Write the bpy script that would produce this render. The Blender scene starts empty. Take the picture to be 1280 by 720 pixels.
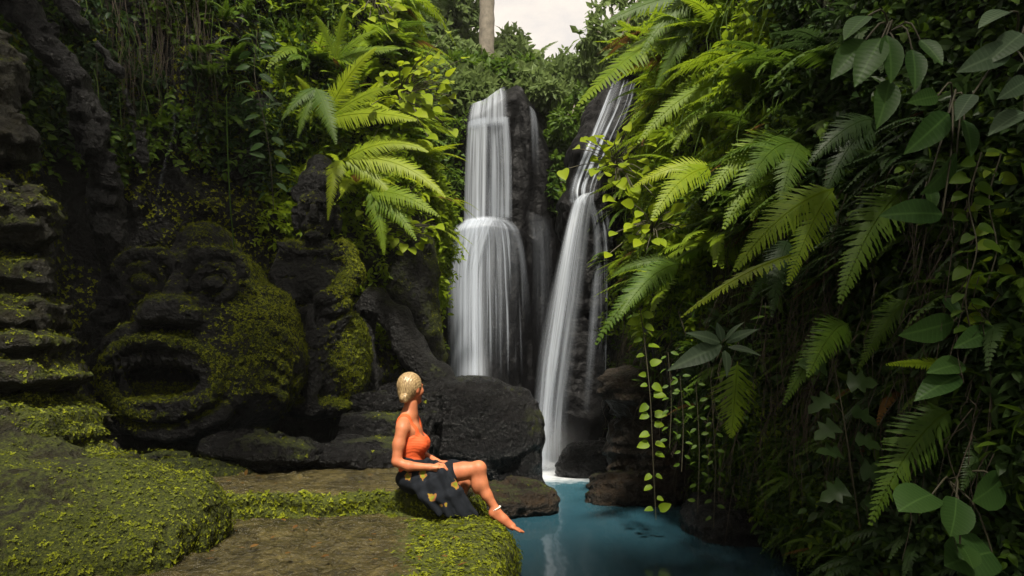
import bpy, math
import numpy as np
from mathutils import Vector, Matrix
R = np.random.default_rng(11)
sc = bpy.context.scene
COL = sc.collection

# ------------------------------------------------------------------ camera, sky, sun, exposure
H, FP, HY = 1.45, 900.0, 470.0
cd = bpy.data.cameras.new("camera"); cam = bpy.data.objects.new("camera", cd); COL.objects.link(cam)
cam.location = (0, 0, H); cam.rotation_euler = (math.pi / 2, 0, 0)
cd.sensor_width = 36; cd.lens = 36 * FP / 1280; cd.shift_y = (HY - 360) / 1280
cd.clip_start = 0.05; cd.clip_end = 600
sc.camera = cam
TOSUN = np.array([0.03, -0.55, 0.83]); TOSUN /= np.linalg.norm(TOSUN)
w = bpy.data.worlds.new("World"); sc.world = w; w.use_nodes = True
nt = w.node_tree; bg = nt.nodes["Background"]
sky = nt.nodes.new("ShaderNodeTexSky"); sky.sky_type = 'NISHITA'; sky.sun_disc = False
sky.sun_elevation = math.asin(TOSUN[2]); sky.sun_rotation = math.atan2(TOSUN[0], TOSUN[1])
tc = nt.nodes.new("ShaderNodeTexCoord"); mp = nt.nodes.new("ShaderNodeMapping")
mp.inputs['Scale'].default_value = (1.0, 1.0, 2.2)
cn = nt.nodes.new("ShaderNodeTexNoise"); cn.inputs['Scale'].default_value = 3.2; cn.inputs['Detail'].default_value = 7; cn.inputs['Roughness'].default_value = 0.6
cr = nt.nodes.new("ShaderNodeValToRGB"); cr.color_ramp.elements[0].position = 0.30; cr.color_ramp.elements[1].position = 0.56
cr.color_ramp.elements[0].color = (0.55, 0.55, 0.55, 1); cr.color_ramp.elements[1].color = (1, 1, 1, 1)
mx = nt.nodes.new("ShaderNodeMix"); mx.data_type = 'RGBA'
mx.inputs['B'].default_value = (8.7, 7.75, 6.6, 1)
nt.links.new(tc.outputs['Generated'], mp.inputs['Vector']); nt.links.new(mp.outputs['Vector'], cn.inputs['Vector'])
nt.links.new(cn.outputs['Fac'], cr.inputs['Fac']); nt.links.new(cr.outputs['Color'], mx.inputs['Factor'])
nt.links.new(sky.outputs['Color'], mx.inputs['A']); nt.links.new(mx.outputs['Result'], bg.inputs['Color'])
bg.inputs['Strength'].default_value = 0.08
sl = bpy.data.lights.new("sun", 'SUN'); so = bpy.data.objects.new("sun", sl); COL.objects.link(so)
sl.energy = 4.6; sl.angle = math.radians(5.0); sl.color = (1.0, 0.93, 0.80)
so.rotation_euler = Vector(TOSUN).to_track_quat('Z', 'Y').to_euler(); so.location = (0, 0, 30)
sc.view_settings.view_transform = 'Standard'; sc.view_settings.look = 'None'
sc.view_settings.exposure = 0.85; sc.view_settings.gamma = 1.0
cy = sc.cycles
cy.use_denoising = True; cy.max_bounces = 6; cy.diffuse_bounces = 3; cy.glossy_bounces = 2
cy.transmission_bounces = 3; cy.transparent_max_bounces = 16; cy.caustics_reflective = False; cy.caustics_refractive = False
cy.sample_clamp_indirect = 4.0

# ------------------------------------------------------------------ numeric helpers
def P(px, py, d):
    return np.array([(px - 640) / FP * d, d, H - (py - HY) / FP * d])
def proj(V):
    d = np.maximum(V[:, 1], 0.05)
    return np.stack([640 + V[:, 0] / d * FP, HY - (V[:, 2] - H) / d * FP], 1)
def nrm(v):
    v = np.asarray(v, float)
    return v / (np.linalg.norm(v, axis=-1, keepdims=True) + 1e-9)
def _h(ix, iy, iz, seed):
    h = (ix.astype(np.uint32) * np.uint32(374761393) + iy.astype(np.uint32) * np.uint32(668265263) + iz.astype(np.uint32) * np.uint32(2147483647) + np.uint32(seed * 974711 % 4294967295))
    h = (h ^ (h >> np.uint32(13))) * np.uint32(1274126177)
    h = h ^ (h >> np.uint32(16))
    return (h & np.uint32(0xffff)).astype(np.float32) / 32767.5 - 1.0
def vnoise(p, seed=0):
    p = np.asarray(p, np.float32); i = np.floor(p).astype(np.int64); f = p - i; u = f * f * (3 - 2 * f)
    x, y, z = i[..., 0], i[..., 1], i[..., 2]; ux, uy, uz = u[..., 0], u[..., 1], u[..., 2]
    def L(a, b, t): return a + (b - a) * t
    with np.errstate(over='ignore'):
        c = [_h(x + a, y + b, z + e, seed) for a in (0, 1) for b in (0, 1) for e in (0, 1)]
    return L(L(L(c[0], c[1], uz), L(c[2], c[3], uz), uy), L(L(c[4], c[5], uz), L(c[6], c[7], uz), uy), ux)
def fbm(p, freq=1.0, octv=4, gain=0.5, seed=0, ridged=False):
    p = np.asarray(p, np.float32) * freq; a = 1.0; s = np.zeros(p.shape[:-1], np.float32); t = 0
    for o in range(octv):
        n = vnoise(p + o * 17.3, seed + o)
        if ridged: n = 1 - 2 * np.abs(n)
        s += a * n; t += a; a *= gain; p = p * 2.03
    return s / t
def smooth(a, b, x):
    t = np.clip((x - a) / (b - a), 0, 1); return t * t * (3 - 2 * t)

# ------------------------------------------------------------------ mesh helpers
def make_mesh(name, V, F, smooth_=True, uv=None, attrs=None, mat=None):
    V = np.asarray(V, np.float32); Fs = F if isinstance(F, list) else [F]
    Fs = [np.asarray(f, np.int32) for f in Fs if len(f)]
    me = bpy.data.meshes.new(name)
    me.vertices.add(len(V)); me.vertices.foreach_set('co', V.ravel())
    idx = np.concatenate([f.ravel() for f in Fs]); cnt = np.concatenate([np.full(len(f), f.shape[1], np.int32) for f in Fs])
    me.loops.add(len(idx)); me.loops.foreach_set('vertex_index', idx)
    me.polygons.add(len(cnt)); me.polygons.foreach_set('loop_start', np.concatenate([[0], np.cumsum(cnt)[:-1]]).astype(np.int32))
    me.update(calc_edges=True)
    me.polygons.foreach_set('use_smooth', np.full(len(cnt), smooth_, bool))
    if uv is not None:
        l = me.uv_layers.new(name='UVMap'); l.data.foreach_set('uv', np.asarray(uv, np.float32)[idx].ravel())
    for k, a in (attrs or {}).items():
        at = me.attributes.new(k, 'FLOAT', 'POINT'); at.data.foreach_set('value', np.asarray(a, np.float32))
    if mat is not None: me.materials.append(mat)
    me.update()
    return me
def tag(o, label=None, cat=None, group=None, kind=None):
    if label: o['label'] = label
    if cat: o['category'] = cat
    if group: o['group'] = group
    if kind: o['kind'] = kind
    return o
def link(name, me, parent=None):
    o = bpy.data.objects.new(name, me); COL.objects.link(o)
    if parent is not None:
        o.parent = parent; o.matrix_parent_inverse = Matrix.Identity(4)
        o.location = -Vector(parent.location)
    return o
def obj(name, V, F, mat, parent=None, **k):
    return link(name, make_mesh(name, V, F, mat=mat, **k), parent)
def empty(name, loc, label, cat, group=None):
    o = bpy.data.objects.new(name, None); COL.objects.link(o); o.location = tuple(loc); o.empty_display_size = 0.1
    return tag(o, label, cat, group)
def vnormals(V, F):
    N = np.zeros_like(V); a, b, c = V[F[:, 0]], V[F[:, 1]], V[F[:, 2]]
    n = np.cross(b - a, c - a)
    for i in range(F.shape[1]): np.add.at(N, F[:, i], n)
    return nrm(N)
def merge(parts):
    Vs, Fs, n = [], [], 0
    for V, F in parts:
        Vs.append(V); Fs.append(F + n); n += len(V)
    return np.concatenate(Vs), np.concatenate(Fs)
def tube(pts, rad, sides=5):
    pts = np.asarray(pts, float); n = len(pts); rad = np.broadcast_to(np.asarray(rad, float), (n,))
    T = nrm(np.gradient(pts, axis=0)); ref = np.where(np.abs(T[:, 2:3]) > 0.9, [[1.0, 0, 0]], [[0, 0, 1.0]])
    A = nrm(np.cross(T, ref)); B = np.cross(T, A); a = np.arange(sides) / sides * 2 * np.pi
    V = pts[:, None] + rad[:, None, None] * (np.cos(a)[None, :, None] * A[:, None] + np.sin(a)[None, :, None] * B[:, None])
    i = np.arange(n - 1)[:, None] * sides; j = np.arange(sides)[None]; k = (j + 1) % sides
    F = np.stack([i + j, i + k, i + sides + k, i + sides + j], -1).reshape(-1, 4)
    return V.reshape(-1, 3), F
def smooth_path(pts, n):
    pts = np.asarray(pts, float); m = len(pts)
    q = np.concatenate([[2 * pts[0] - pts[1]], pts, [2 * pts[-1] - pts[-2]]]); t = np.linspace(0, m - 1 - 1e-6, n)
    i = t.astype(int); f = (t - i)[:, None]; a, b, c, d = q[i], q[i + 1], q[i + 2], q[i + 3]
    return 0.5 * (2 * b + (c - a) * f + (2 * a - 5 * b + 4 * c - d) * f ** 2 + (3 * b - a - 3 * c + d) * f ** 3)
def grid_faces(nu, nv, flip=False):
    i = np.arange(nu - 1)[:, None] * nv; j = np.arange(nv - 1)[None]
    F = np.stack([i + j, i + nv + j, i + nv + j + 1, i + j + 1], -1).reshape(-1, 4)
    return F[:, ::-1] if flip else F
def bake(TV, TF, pos, X, Z, size, tint=None, tuv=None):
    """many copies of one small template joined into one mesh"""
    X = nrm(X); Y = nrm(np.cross(Z, X)); Z = np.cross(X, Y); n, m = len(pos), len(TV)
    size = np.asarray(size, float); size = size[:, None] * np.ones(3) if size.ndim == 1 else size
    S = TV[None] * size[:, None]
    V = pos[:, None] + S[..., 0:1] * X[:, None] + S[..., 1:2] * Y[:, None] + S[..., 2:3] * Z[:, None]
    F = (TF[None] + (np.arange(n) * m)[:, None, None]).reshape(-1, TF.shape[1])
    a = {'tint': np.repeat(R.random(n) if tint is None else tint, m)}
    return V.reshape(-1, 3), F, a

class Field:
    """signed distance grid; solids are joined smoothly and turned into one continuous surface"""
    def __init__(s, lo, hi, h):
        s.lo = np.array(lo, float); s.h = h; s.n = np.ceil((np.array(hi) - s.lo) / h).astype(int) + 1
        s.F = np.full(s.n, 9.0, np.float32); s.ax = [s.lo[i] + h * np.arange(s.n[i]) for i in range(3)]
    def _box(s, lo, hi, pad):
        a = np.clip(np.floor((np.array(lo) - pad - s.lo) / s.h).astype(int), 0, s.n); b = np.clip(np.ceil((np.array(hi) + pad - s.lo) / s.h).astype(int) + 1, 0, s.n)
        sl = tuple(slice(a[i], b[i]) for i in range(3))
        return sl, s.ax[0][sl[0]][:, None, None], s.ax[1][sl[1]][None, :, None], s.ax[2][sl[2]][None, None]
    def _put(s, sl, D, k, op):
        A = s.F[sl]; D = D.astype(np.float32)
        if D.size == 0: return
        if op < 0:
            A2, D2 = -A, D
            hh = np.clip(0.5 + 0.5 * (D2 - A2) / k, 0, 1); s.F[sl] = -(D2 + (A2 - D2) * hh - k * hh * (1 - hh))
        else:
            hh = np.clip(0.5 + 0.5 * (D - A) / k, 0, 1); s.F[sl] = D + (A - D) * hh - k * hh * (1 - hh)
    def ell(s, c, r, k=0.05, op=1, rot=0.0, tilt=0.0):
        c = np.array(c, float); r = np.array(r, float) * np.ones(3); m = r.max() if (rot or tilt) else r
        sl, X, Y, Z = s._box(c - m, c + m, k * 1.5 + 0.06); x, y, z = X - c[0], Y - c[1], Z - c[2]
        if rot: ca, sa = math.cos(rot), math.sin(rot); x, y = x * ca + y * sa, -x * sa + y * ca
        if tilt: ca, sa = math.cos(tilt), math.sin(tilt); x, z = x * ca + z * sa, -x * sa + z * ca
        k0 = np.sqrt((x / r[0]) ** 2 + (y / r[1]) ** 2 + (z / r[2]) ** 2); k1 = np.sqrt((x / r[0] ** 2) ** 2 + (y / r[1] ** 2) ** 2 + (z / r[2] ** 2) ** 2)
        s._put(sl, k0 * (k0 - 1) / (k1 + 1e-6), k, op); return s
    def cone(s, a, b, ra, rb, k=0.03, op=1):
        a, b = np.array(a, float), np.array(b, float); m = max(ra, rb)
        sl, X, Y, Z = s._box(np.minimum(a, b) - m, np.maximum(a, b) + m, k * 1.5 + 0.02); ba = b - a; L2 = ba @ ba + 1e-9
        t = np.clip(((X - a[0]) * ba[0] + (Y - a[1]) * ba[1] + (Z - a[2]) * ba[2]) / L2, 0, 1)
        D = np.sqrt((X - a[0] - t * ba[0]) ** 2 + (Y - a[1] - t * ba[1]) ** 2 + (Z - a[2] - t * ba[2]) ** 2) - (ra + t * (rb - ra))
        s._put(sl, D, k, op); return s
    def chain(s, pts, rad, k=0.03, op=1):
        for i in range(len(pts) - 1): s.cone(pts[i], pts[i + 1], rad[i], rad[i + 1], k, op)
        return s
    def box(s, c, hs, rd=0.05, k=0.05, op=1, rot=0.0):
        c = np.array(c, float); hs = np.array(hs, float); m = np.array([hs[:2].max() * 1.5] * 2 + [hs[2]]) if rot else hs
        sl, X, Y, Z = s._box(c - m, c + m, k * 1.5 + 0.06); x, y, z = X - c[0], Y - c[1], Z - c[2]
        if rot: ca, sa = math.cos(rot), math.sin(rot); x, y = x * ca + y * sa, -x * sa + y * ca
        qx, qy, qz = np.abs(x) - hs[0] + rd, np.abs(y) - hs[1] + rd, np.abs(z) - hs[2] + rd
        D = np.sqrt(np.maximum(qx, 0) ** 2 + np.maximum(qy, 0) ** 2 + np.maximum(qz, 0) ** 2) + np.minimum(np.maximum(np.maximum(qx, qy), qz), 0) - rd
        s._put(sl, D, k, op); return s
    def near(s, fn, band=0.4):
        m = np.abs(s.F) < band; i = np.argwhere(m); s.F[m] += fn(s.lo + i * s.h).astype(np.float32); return s
    def mesh(s):
        F = s.F.copy()
        for ax in range(3):
            q = np.moveaxis(F, ax, 0); q[0] = np.maximum(q[0], 0.01); q[-1] = np.maximum(q[-1], 0.01)
        S = F < 0; n = s.n
        c = lambda A, o: A[o[0]:n[0] - 1 + o[0], o[1]:n[1] - 1 + o[1], o[2]:n[2] - 1 + o[2]]
        O = [(a, b, e) for a in (0, 1) for b in (0, 1) for e in (0, 1)]
        cnt = sum(c(S, o).astype(np.int8) for o in O); M = (cnt > 0) & (cnt < 8)
        I = np.full(M.shape, -1, np.int64); ci = np.argwhere(M); I[M] = np.arange(len(ci))
        vals = np.stack([F[ci[:, 0] + o[0], ci[:, 1] + o[1], ci[:, 2] + o[2]] for o in O], 1)
        acc = np.zeros((len(ci), 3)); num = np.zeros(len(ci)); OO = np.array(O)
        for a in range(8):
            for b in range(a + 1, 8):
                if np.abs(OO[a] - OO[b]).sum() != 1: continue
                va, vb = vals[:, a], vals[:, b]; m = (va < 0) != (vb < 0); t = va[m] / (va[m] - vb[m])
                acc[m] += OO[a] + t[:, None] * (OO[b] - OO[a]); num[m] += 1
        V = s.lo + (ci + acc / num[:, None]) * s.h; Q = []
        for ax in range(3):
            A = np.moveaxis(S, ax, 0); J = np.moveaxis(I, ax, 0)
            e = A[:-1] != A[1:]; e = e.copy(); e[:, 0] = False; e[:, :, 0] = False; e[:, -1] = False; e[:, :, -1] = False
            k = np.argwhere(e); i, j, l = k[:, 0], k[:, 1], k[:, 2]
            q = np.stack([J[i, j - 1, l - 1], J[i, j, l - 1], J[i, j, l], J[i, j - 1, l]], 1)
            f = A[i, j, l]
            if ax == 1: f = ~f
            q[~f] = q[~f][:, ::-1]; Q.append(q)
        return V, np.concatenate(Q)

# ------------------------------------------------------------------ materials
def newmat(name):
    m = bpy.data.materials.new(name); m.use_nodes = True; return m, m.node_tree, m.node_tree.nodes["Principled BSDF"]
def node(nt, t, **k):
    n = nt.nodes.new(t)
    for a, b in k.items():
        if a in n.inputs: n.inputs[a].default_value = b
        else: setattr(n, a, b)
    return n
def noise_n(nt, scale, detail=5, rough=0.55, vec=None):
    n = node(nt, "ShaderNodeTexNoise", Scale=scale, Detail=detail, Roughness=rough)
    if vec is not None: nt.links.new(vec, n.inputs['Vector'])
    return n.outputs['Fac']
def ramp(nt, fac, stops):
    r = nt.nodes.new("ShaderNodeValToRGB"); e = r.color_ramp.elements
    while len(e) < len(stops): e.new(0.5)
    for el, (p, c) in zip(e, stops):
        el.position = p; el.color = (c, c, c, 1) if not hasattr(c, '__len__') else (*c, 1)
    nt.links.new(fac, r.inputs['Fac']); return r.outputs['Color']
def mixc(nt, fac, a, b):
    m = nt.nodes.new("ShaderNodeMix"); m.data_type = 'RGBA'
    for s, v in (('Factor', fac), ('A', a), ('B', b)):
        if isinstance(v, (int, float)): m.inputs[s].default_value = v
        elif isinstance(v, tuple): m.inputs[s].default_value = (*v, 1)
        else: nt.links.new(v, m.inputs[s])
    return m.outputs['Result']
def mth(nt, op, a, b=0.0, clamp=False):
    m = nt.nodes.new("ShaderNodeMath"); m.operation = op; m.use_clamp = clamp
    for i, v in enumerate((a, b)):
        if isinstance(v, (int, float)): m.inputs[i].default_value = v
        else: nt.links.new(v, m.inputs[i])
    return m.outputs[0]
def attr(nt, name): 
    return node(nt, "ShaderNodeAttribute", attribute_name=name).outputs['Fac']
def rock_mat(name, dark, light, rough=0.45, speck=0.6, moss=((0.008, 0.011, 0.002), (0.048, 0.060, 0.007)), bump=0.6, scale=1.0):
    m, nt, b = newmat(name)
    co = nt.nodes.new("ShaderNodeTexCoord").outputs['Object']
    n1 = noise_n(nt, 2.5 * scale, 8, 0.65, co); n2 = noise_n(nt, 14 * scale, 6, 0.65, co); n3 = noise_n(nt, 60 * scale, 4, 0.6, co)
    base = mixc(nt, ramp(nt, n1, [(0.35, 0.0), (0.68, 1.0)]), dark, light)
    vo = node(nt, "ShaderNodeTexVoronoi", Scale=22 * scale); nt.links.new(co, vo.inputs['Vector'])
    base = mixc(nt, ramp(nt, n2, [(0.40, 0.0), (0.66, 0.85)]), base, tuple(x * 0.35 for x in dark))
    base = mixc(nt, ramp(nt, n3, [(0.52, 0.0), (0.75, speck)]), base, tuple(min(1, x * 1.2) for x in light))
    ms = mth(nt, 'ADD', attr(nt, 'moss'), mth(nt, 'MULTIPLY', mth(nt, 'SUBTRACT', n2, 0.5), 1.3)); ms = ramp(nt, ms, [(0.38, 0.0), (0.62, 1.0)])
    mc = mixc(nt, ramp(nt, n3, [(0.35, 0.0), (0.7, 1.0)]), *moss)
    nt.links.new(mixc(nt, ms, base, mc), b.inputs['Base Color'])
    b.inputs['Specular IOR Level'].default_value = 0.3
    rr = mixc(nt, ms, ramp(nt, n2, [(0.3, rough * 0.7), (0.7, min(1, rough * 1.3))]), (0.9, 0.9, 0.9)); nt.links.new(rr, b.inputs['Roughness'])
    hgt = mth(nt, 'ADD', mth(nt, 'ADD', mth(nt, 'MULTIPLY', n2, 1.0), mth(nt, 'MULTIPLY', n3, 0.55)), mth(nt, 'MULTIPLY', vo.outputs['Distance'], 0.45))
    bp = node(nt, "ShaderNodeBump", Strength=min(1.0, bump * 1.5), Distance=0.07); nt.links.new(hgt, bp.inputs['Height']); nt.links.new(bp.outputs['Normal'], b.inputs['Normal'])
    return m
def leaf_mat(name, a, b_, trans=0.35, rough=0.5, vein=False, spec=0.18):
    m, nt, b = newmat(name)
    oi = nt.nodes.new("ShaderNodeObjectInfo").outputs['Random']
    f = mth(nt, 'ADD', mth(nt, 'MULTIPLY', attr(nt, 'tint'), 0.65), mth(nt, 'MULTIPLY', oi, 0.35))
    col = mixc(nt, f, a, b_)
    if vein:
        uv = node(nt, "ShaderNodeSeparateXYZ"); nt.links.new(nt.nodes.new("ShaderNodeUVMap").outputs['UV'], uv.inputs[0])
        v = mth(nt, 'ABSOLUTE', mth(nt, 'SUBTRACT', uv.outputs['Y'], 0.5)); 
        st = mth(nt, 'SINE', mth(nt, 'MULTIPLY', mth(nt, 'SUBTRACT', uv.outputs['X'], mth(nt, 'MULTIPLY', v, 0.45)), 75.0))
        sv = ramp(nt, st, [(0.6, 0.0), (1.0, 0.13)]); mid = ramp(nt, v, [(0.0, 0.5), (0.03, 0.0)])
        col = mixc(nt, mth(nt, 'MAXIMUM', sv, mid), col, tuple(min(1, x * 1.9 + 0.01) for x in b_))
        bp = node(nt, "ShaderNodeBump", Strength=0.10, Distance=0.005); nt.links.new(st, bp.inputs['Height']); nt.links.new(bp.outputs['Normal'], b.inputs['Normal'])
    nt.links.new(col, b.inputs['Base Color']); b.inputs['Roughness'].default_value = rough; b.inputs['Specular IOR Level'].default_value = spec
    tr = nt.nodes.new("ShaderNodeBsdfTranslucent"); nt.links.new(mixc(nt, 0.4, col, tuple(min(1, x * 1.6) for x in b_)), tr.inputs['Color'])
    ms = node(nt, "ShaderNodeMixShader"); ms.inputs[0].default_value = trans
    nt.links.new(b.outputs[0], ms.inputs[1]); nt.links.new(tr.outputs[0], ms.inputs[2]); nt.links.new(ms.outputs[0], nt.nodes["Material Output"].inputs['Surface'])
    return m
def plain(name, col, rough=0.6, var=0.0, scale=20, metallic=0.0):
    m, nt, b = newmat(name)
    co = nt.nodes.new("ShaderNodeTexCoord").outputs['Object']
    n = noise_n(nt, scale, 4, 0.6, co); nt.links.new(mixc(nt, n, tuple(c * (1 - var) for c in col), tuple(min(1, c * (1 + var)) for c in col)), b.inputs['Base Color'])
    b.inputs['Roughness'].default_value = rough; b.inputs['Metallic'].default_value = metallic
    return m
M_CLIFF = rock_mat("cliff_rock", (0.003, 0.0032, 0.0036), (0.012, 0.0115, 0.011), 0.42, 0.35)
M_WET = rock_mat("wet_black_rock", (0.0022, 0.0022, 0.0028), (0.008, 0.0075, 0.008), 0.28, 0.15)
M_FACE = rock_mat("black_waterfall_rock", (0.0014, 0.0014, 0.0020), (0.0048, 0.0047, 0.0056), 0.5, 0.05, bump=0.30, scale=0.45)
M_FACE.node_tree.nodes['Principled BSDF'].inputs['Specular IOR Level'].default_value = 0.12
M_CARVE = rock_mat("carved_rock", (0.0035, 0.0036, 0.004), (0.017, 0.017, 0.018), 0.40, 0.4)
M_BROWN = rock_mat("brown_strata_rock", (0.008, 0.006, 0.004), (0.042, 0.026, 0.013), 0.5)
M_SLAB = rock_mat("wet_slab", (0.022, 0.019, 0.008), (0.130, 0.104, 0.036), 0.24, 0.5, bump=0.5, moss=((0.018, 0.024, 0.003), (0.085, 0.10, 0.010)))
M_BOULDER = rock_mat("mossy_boulder", (0.007, 0.0065, 0.003), (0.026, 0.023, 0.009), 0.55, moss=((0.013, 0.019, 0.002), (0.070, 0.082, 0.006)))
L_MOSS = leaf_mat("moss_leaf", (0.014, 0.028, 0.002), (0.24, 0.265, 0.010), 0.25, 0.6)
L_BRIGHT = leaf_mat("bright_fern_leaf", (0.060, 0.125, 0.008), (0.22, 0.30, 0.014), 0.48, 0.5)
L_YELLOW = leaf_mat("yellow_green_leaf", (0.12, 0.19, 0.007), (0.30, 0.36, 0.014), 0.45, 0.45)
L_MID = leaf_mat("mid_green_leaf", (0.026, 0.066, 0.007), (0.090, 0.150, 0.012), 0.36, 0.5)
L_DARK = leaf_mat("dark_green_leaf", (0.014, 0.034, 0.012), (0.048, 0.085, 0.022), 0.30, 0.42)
L_BROAD = leaf_mat("broad_leaf", (0.018, 0.052, 0.014), (0.055, 0.110, 0.024), 0.32, 0.42, vein=True)
L_GREY = leaf_mat("grey_green_leaf", (0.04, 0.075, 0.04), (0.10, 0.14, 0.08), 0.25, 0.4, vein=True)
L_FAR = leaf_mat("far_tree_leaf", (0.055, 0.095, 0.030), (0.150, 0.205, 0.060), 0.4, 0.55)  # paler green: light and haze on the far growth put into the colour
L_DRY = leaf_mat("dry_frond", (0.10, 0.045, 0.012), (0.16, 0.09, 0.02), 0.3, 0.7)
M_STEM = plain("stem", (0.045, 0.040, 0.018), 0.7, 0.4)
M_ROOT = plain("root", (0.060, 0.045, 0.028), 0.8, 0.5)
M_BARK = plain("bark", (0.15, 0.13, 0.10), 0.85, 0.75, 9)

def water_fall_mat(name, dens=1.0, col=(0.62, 0.68, 0.78), lo=0.33, hi=0.74):
    m, nt, b = newmat(name)
    uv = nt.nodes.new("ShaderNodeUVMap").outputs['UV']; mp = node(nt, "ShaderNodeMapping"); mp.inputs['Scale'].default_value = (17, 0.35, 1); nt.links.new(uv, mp.inputs['Vector'])
    mp2 = node(nt, "ShaderNodeMapping"); mp2.inputs['Scale'].default_value = (60, 0.8, 1); nt.links.new(uv, mp2.inputs['Vector'])
    n = mth(nt, 'ADD', mth(nt, 'MULTIPLY', noise_n(nt, 1.0, 3, 0.5, mp.outputs[0]), 0.7), mth(nt, 'MULTIPLY', noise_n(nt, 1.0, 3, 0.5, mp2.outputs[0]), 0.3))
    st = ramp(nt, n, [(lo, 0.0), (hi, 1.0)])
    a = mth(nt, 'MULTIPLY', attr(nt, 'flow'), mth(nt, 'ADD', mth(nt, 'MULTIPLY', st, 0.88), 0.12 if lo < 0.5 else 0.03)); a = mth(nt, 'MULTIPLY', a, dens, True)
    b.inputs['Base Color'].default_value = (*col, 1); b.inputs['Roughness'].default_value = 0.5
    tl = nt.nodes.new("ShaderNodeBsdfTranslucent"); tl.inputs['Color'].default_value = (*col, 1)
    m1 = node(nt, "ShaderNodeMixShader"); m1.inputs[0].default_value = 0.4; nt.links.new(b.outputs[0], m1.inputs[1]); nt.links.new(tl.outputs[0], m1.inputs[2])
    tp = nt.nodes.new("ShaderNodeBsdfTransparent"); m2 = node(nt, "ShaderNodeMixShader"); nt.links.new(a, m2.inputs[0]); nt.links.new(tp.outputs[0], m2.inputs[1]); nt.links.new(m1.outputs[0], m2.inputs[2])
    nt.links.new(m2.outputs[0], nt.nodes["Material Output"].inputs['Surface']); return m
M_FALL = water_fall_mat("falling_water", 1.0, (0.70, 0.76, 0.86)); M_THIN = water_fall_mat("thin_falling_water", 0.75); M_STREAK = water_fall_mat("streaky_water", 1.1, lo=0.52, hi=0.64)

# ------------------------------------------------------------------ cliffs and terrain (setting)
SURF = {}
def wall(name, key, pts, z0, z1, res, lean, amp, mat, mossf, ext, slope, seed):
    pts = np.asarray(pts, float); L = np.linalg.norm(np.diff(pts, axis=0), axis=1).sum()
    ns = int(L / res); pth = smooth_path(pts, ns); T = nrm(np.gradient(pth, axis=0)); inw = np.stack([T[:, 1], -T[:, 0]], 1)
    zs = np.linspace(z0, z1, int((z1 - z0) / res)); nz_ = len(zs)
    S, Z = np.meshgrid(np.arange(ns), zs, indexing='ij')
    ln = lean(pth[:, 1][:, None], Z)
    X = pth[S, 0] - inw[S, 0] * ln; Y = pth[S, 1] - inw[S, 1] * ln
    p = np.stack([X, Y, Z], -1)
    d = amp * (0.9 * fbm(p, 0.55, 4, 0.5, seed) + 0.55 * fbm(p, 1.3, 4, 0.5, seed + 5, True)) + 0.10 * fbm(p, 4.0, 3, 0.55, seed + 9)
    X = X + inw[S, 0] * d; Y = Y + inw[S, 1] * d
    rows = [np.stack([X, Y, Z], -1)]
    for e in ext:
        q = rows[0][:, -1].copy(); q[:, 0] -= inw[:, 0] * e; q[:, 1] -= inw[:, 1] * e
        q[:, 2] += slope * min(e, 14) + 0.25 * vnoise(q * 0.7, seed + 3) * min(e, 2)
        rows.append(q[:, None])
    G = np.concatenate(rows, 1); nv = G.shape[1]; V = G.reshape(-1, 3); F = grid_faces(ns, nv)
    N = vnormals(V, F)
    c = np.stack([inw[:, 0].mean(), inw[:, 1].mean()])
    if (N[:, :2] * np.repeat(inw, nv, 0)).sum(1).mean() < 0: F = F[:, ::-1]; N = -N
    ms = mossf(V, N)
    o = obj(name, V, F, mat, attrs={'moss': ms}); tag(o, kind='structure'); SURF[key] = (V, N, ms)
    return o
def moss_low(V, N): return 0.30 + 0.35 * N[:, 2] + 0.45 * fbm(V, 0.8, 3, 0.5, 4)
wall("cliff", "left", [(-7, -5), (-5.7, 1.0), (-5.4, 4.2), (-5.5, 6.6), (-4.8, 8.2), (-3.4, 9.2), (-2.3, 9.7), (-1.45, 10.4), (-1.25, 11.2), (-1.7, 12.6), (-2.3, 14.6)],
     -0.6, 7.6, 0.075, lambda y, z: 0.05 * np.maximum(z - 2, 0) + 0.25 * smooth(4.5, 8, z) * 2, 0.42, M_CLIFF,
     lambda V, N: 0.12 + 0.3 * N[:, 2] + 0.5 * fbm(V, 0.8, 3, 0.5, 4) + 0.35 * smooth(-2.6, -1.4, V[:, 0]), (0.5, 1.2, 2.5, 5, 9, 15, 60), 0.30, 21)
wall("cliff", "right", [(1.6, 15.5), (1.5, 13.0), (1.75, 11.6), (1.95, 10.4), (1.75, 9.2), (1.62, 8.3), (1.8, 7.2), (2.0, 6.0), (2.25, 4.8), (2.5, 3.4), (2.8, 1.6), (3.3, -1), (4.2, -5)],
     -0.6, 7.6, 0.075, lambda y, z: np.where(z < 1.6, 0.35 * (1.6 - z) * smooth(9.5, 8, y) * smooth(4.0, 6.0, y) * 0.9, 0.13 * (z - 1.6)) + 0.25 * smooth(5, 8, z), 0.34, M_CLIFF,
     moss_low, (0.5, 1.2, 2.5, 5, 9, 15, 60), 0.35, 57)
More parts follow.
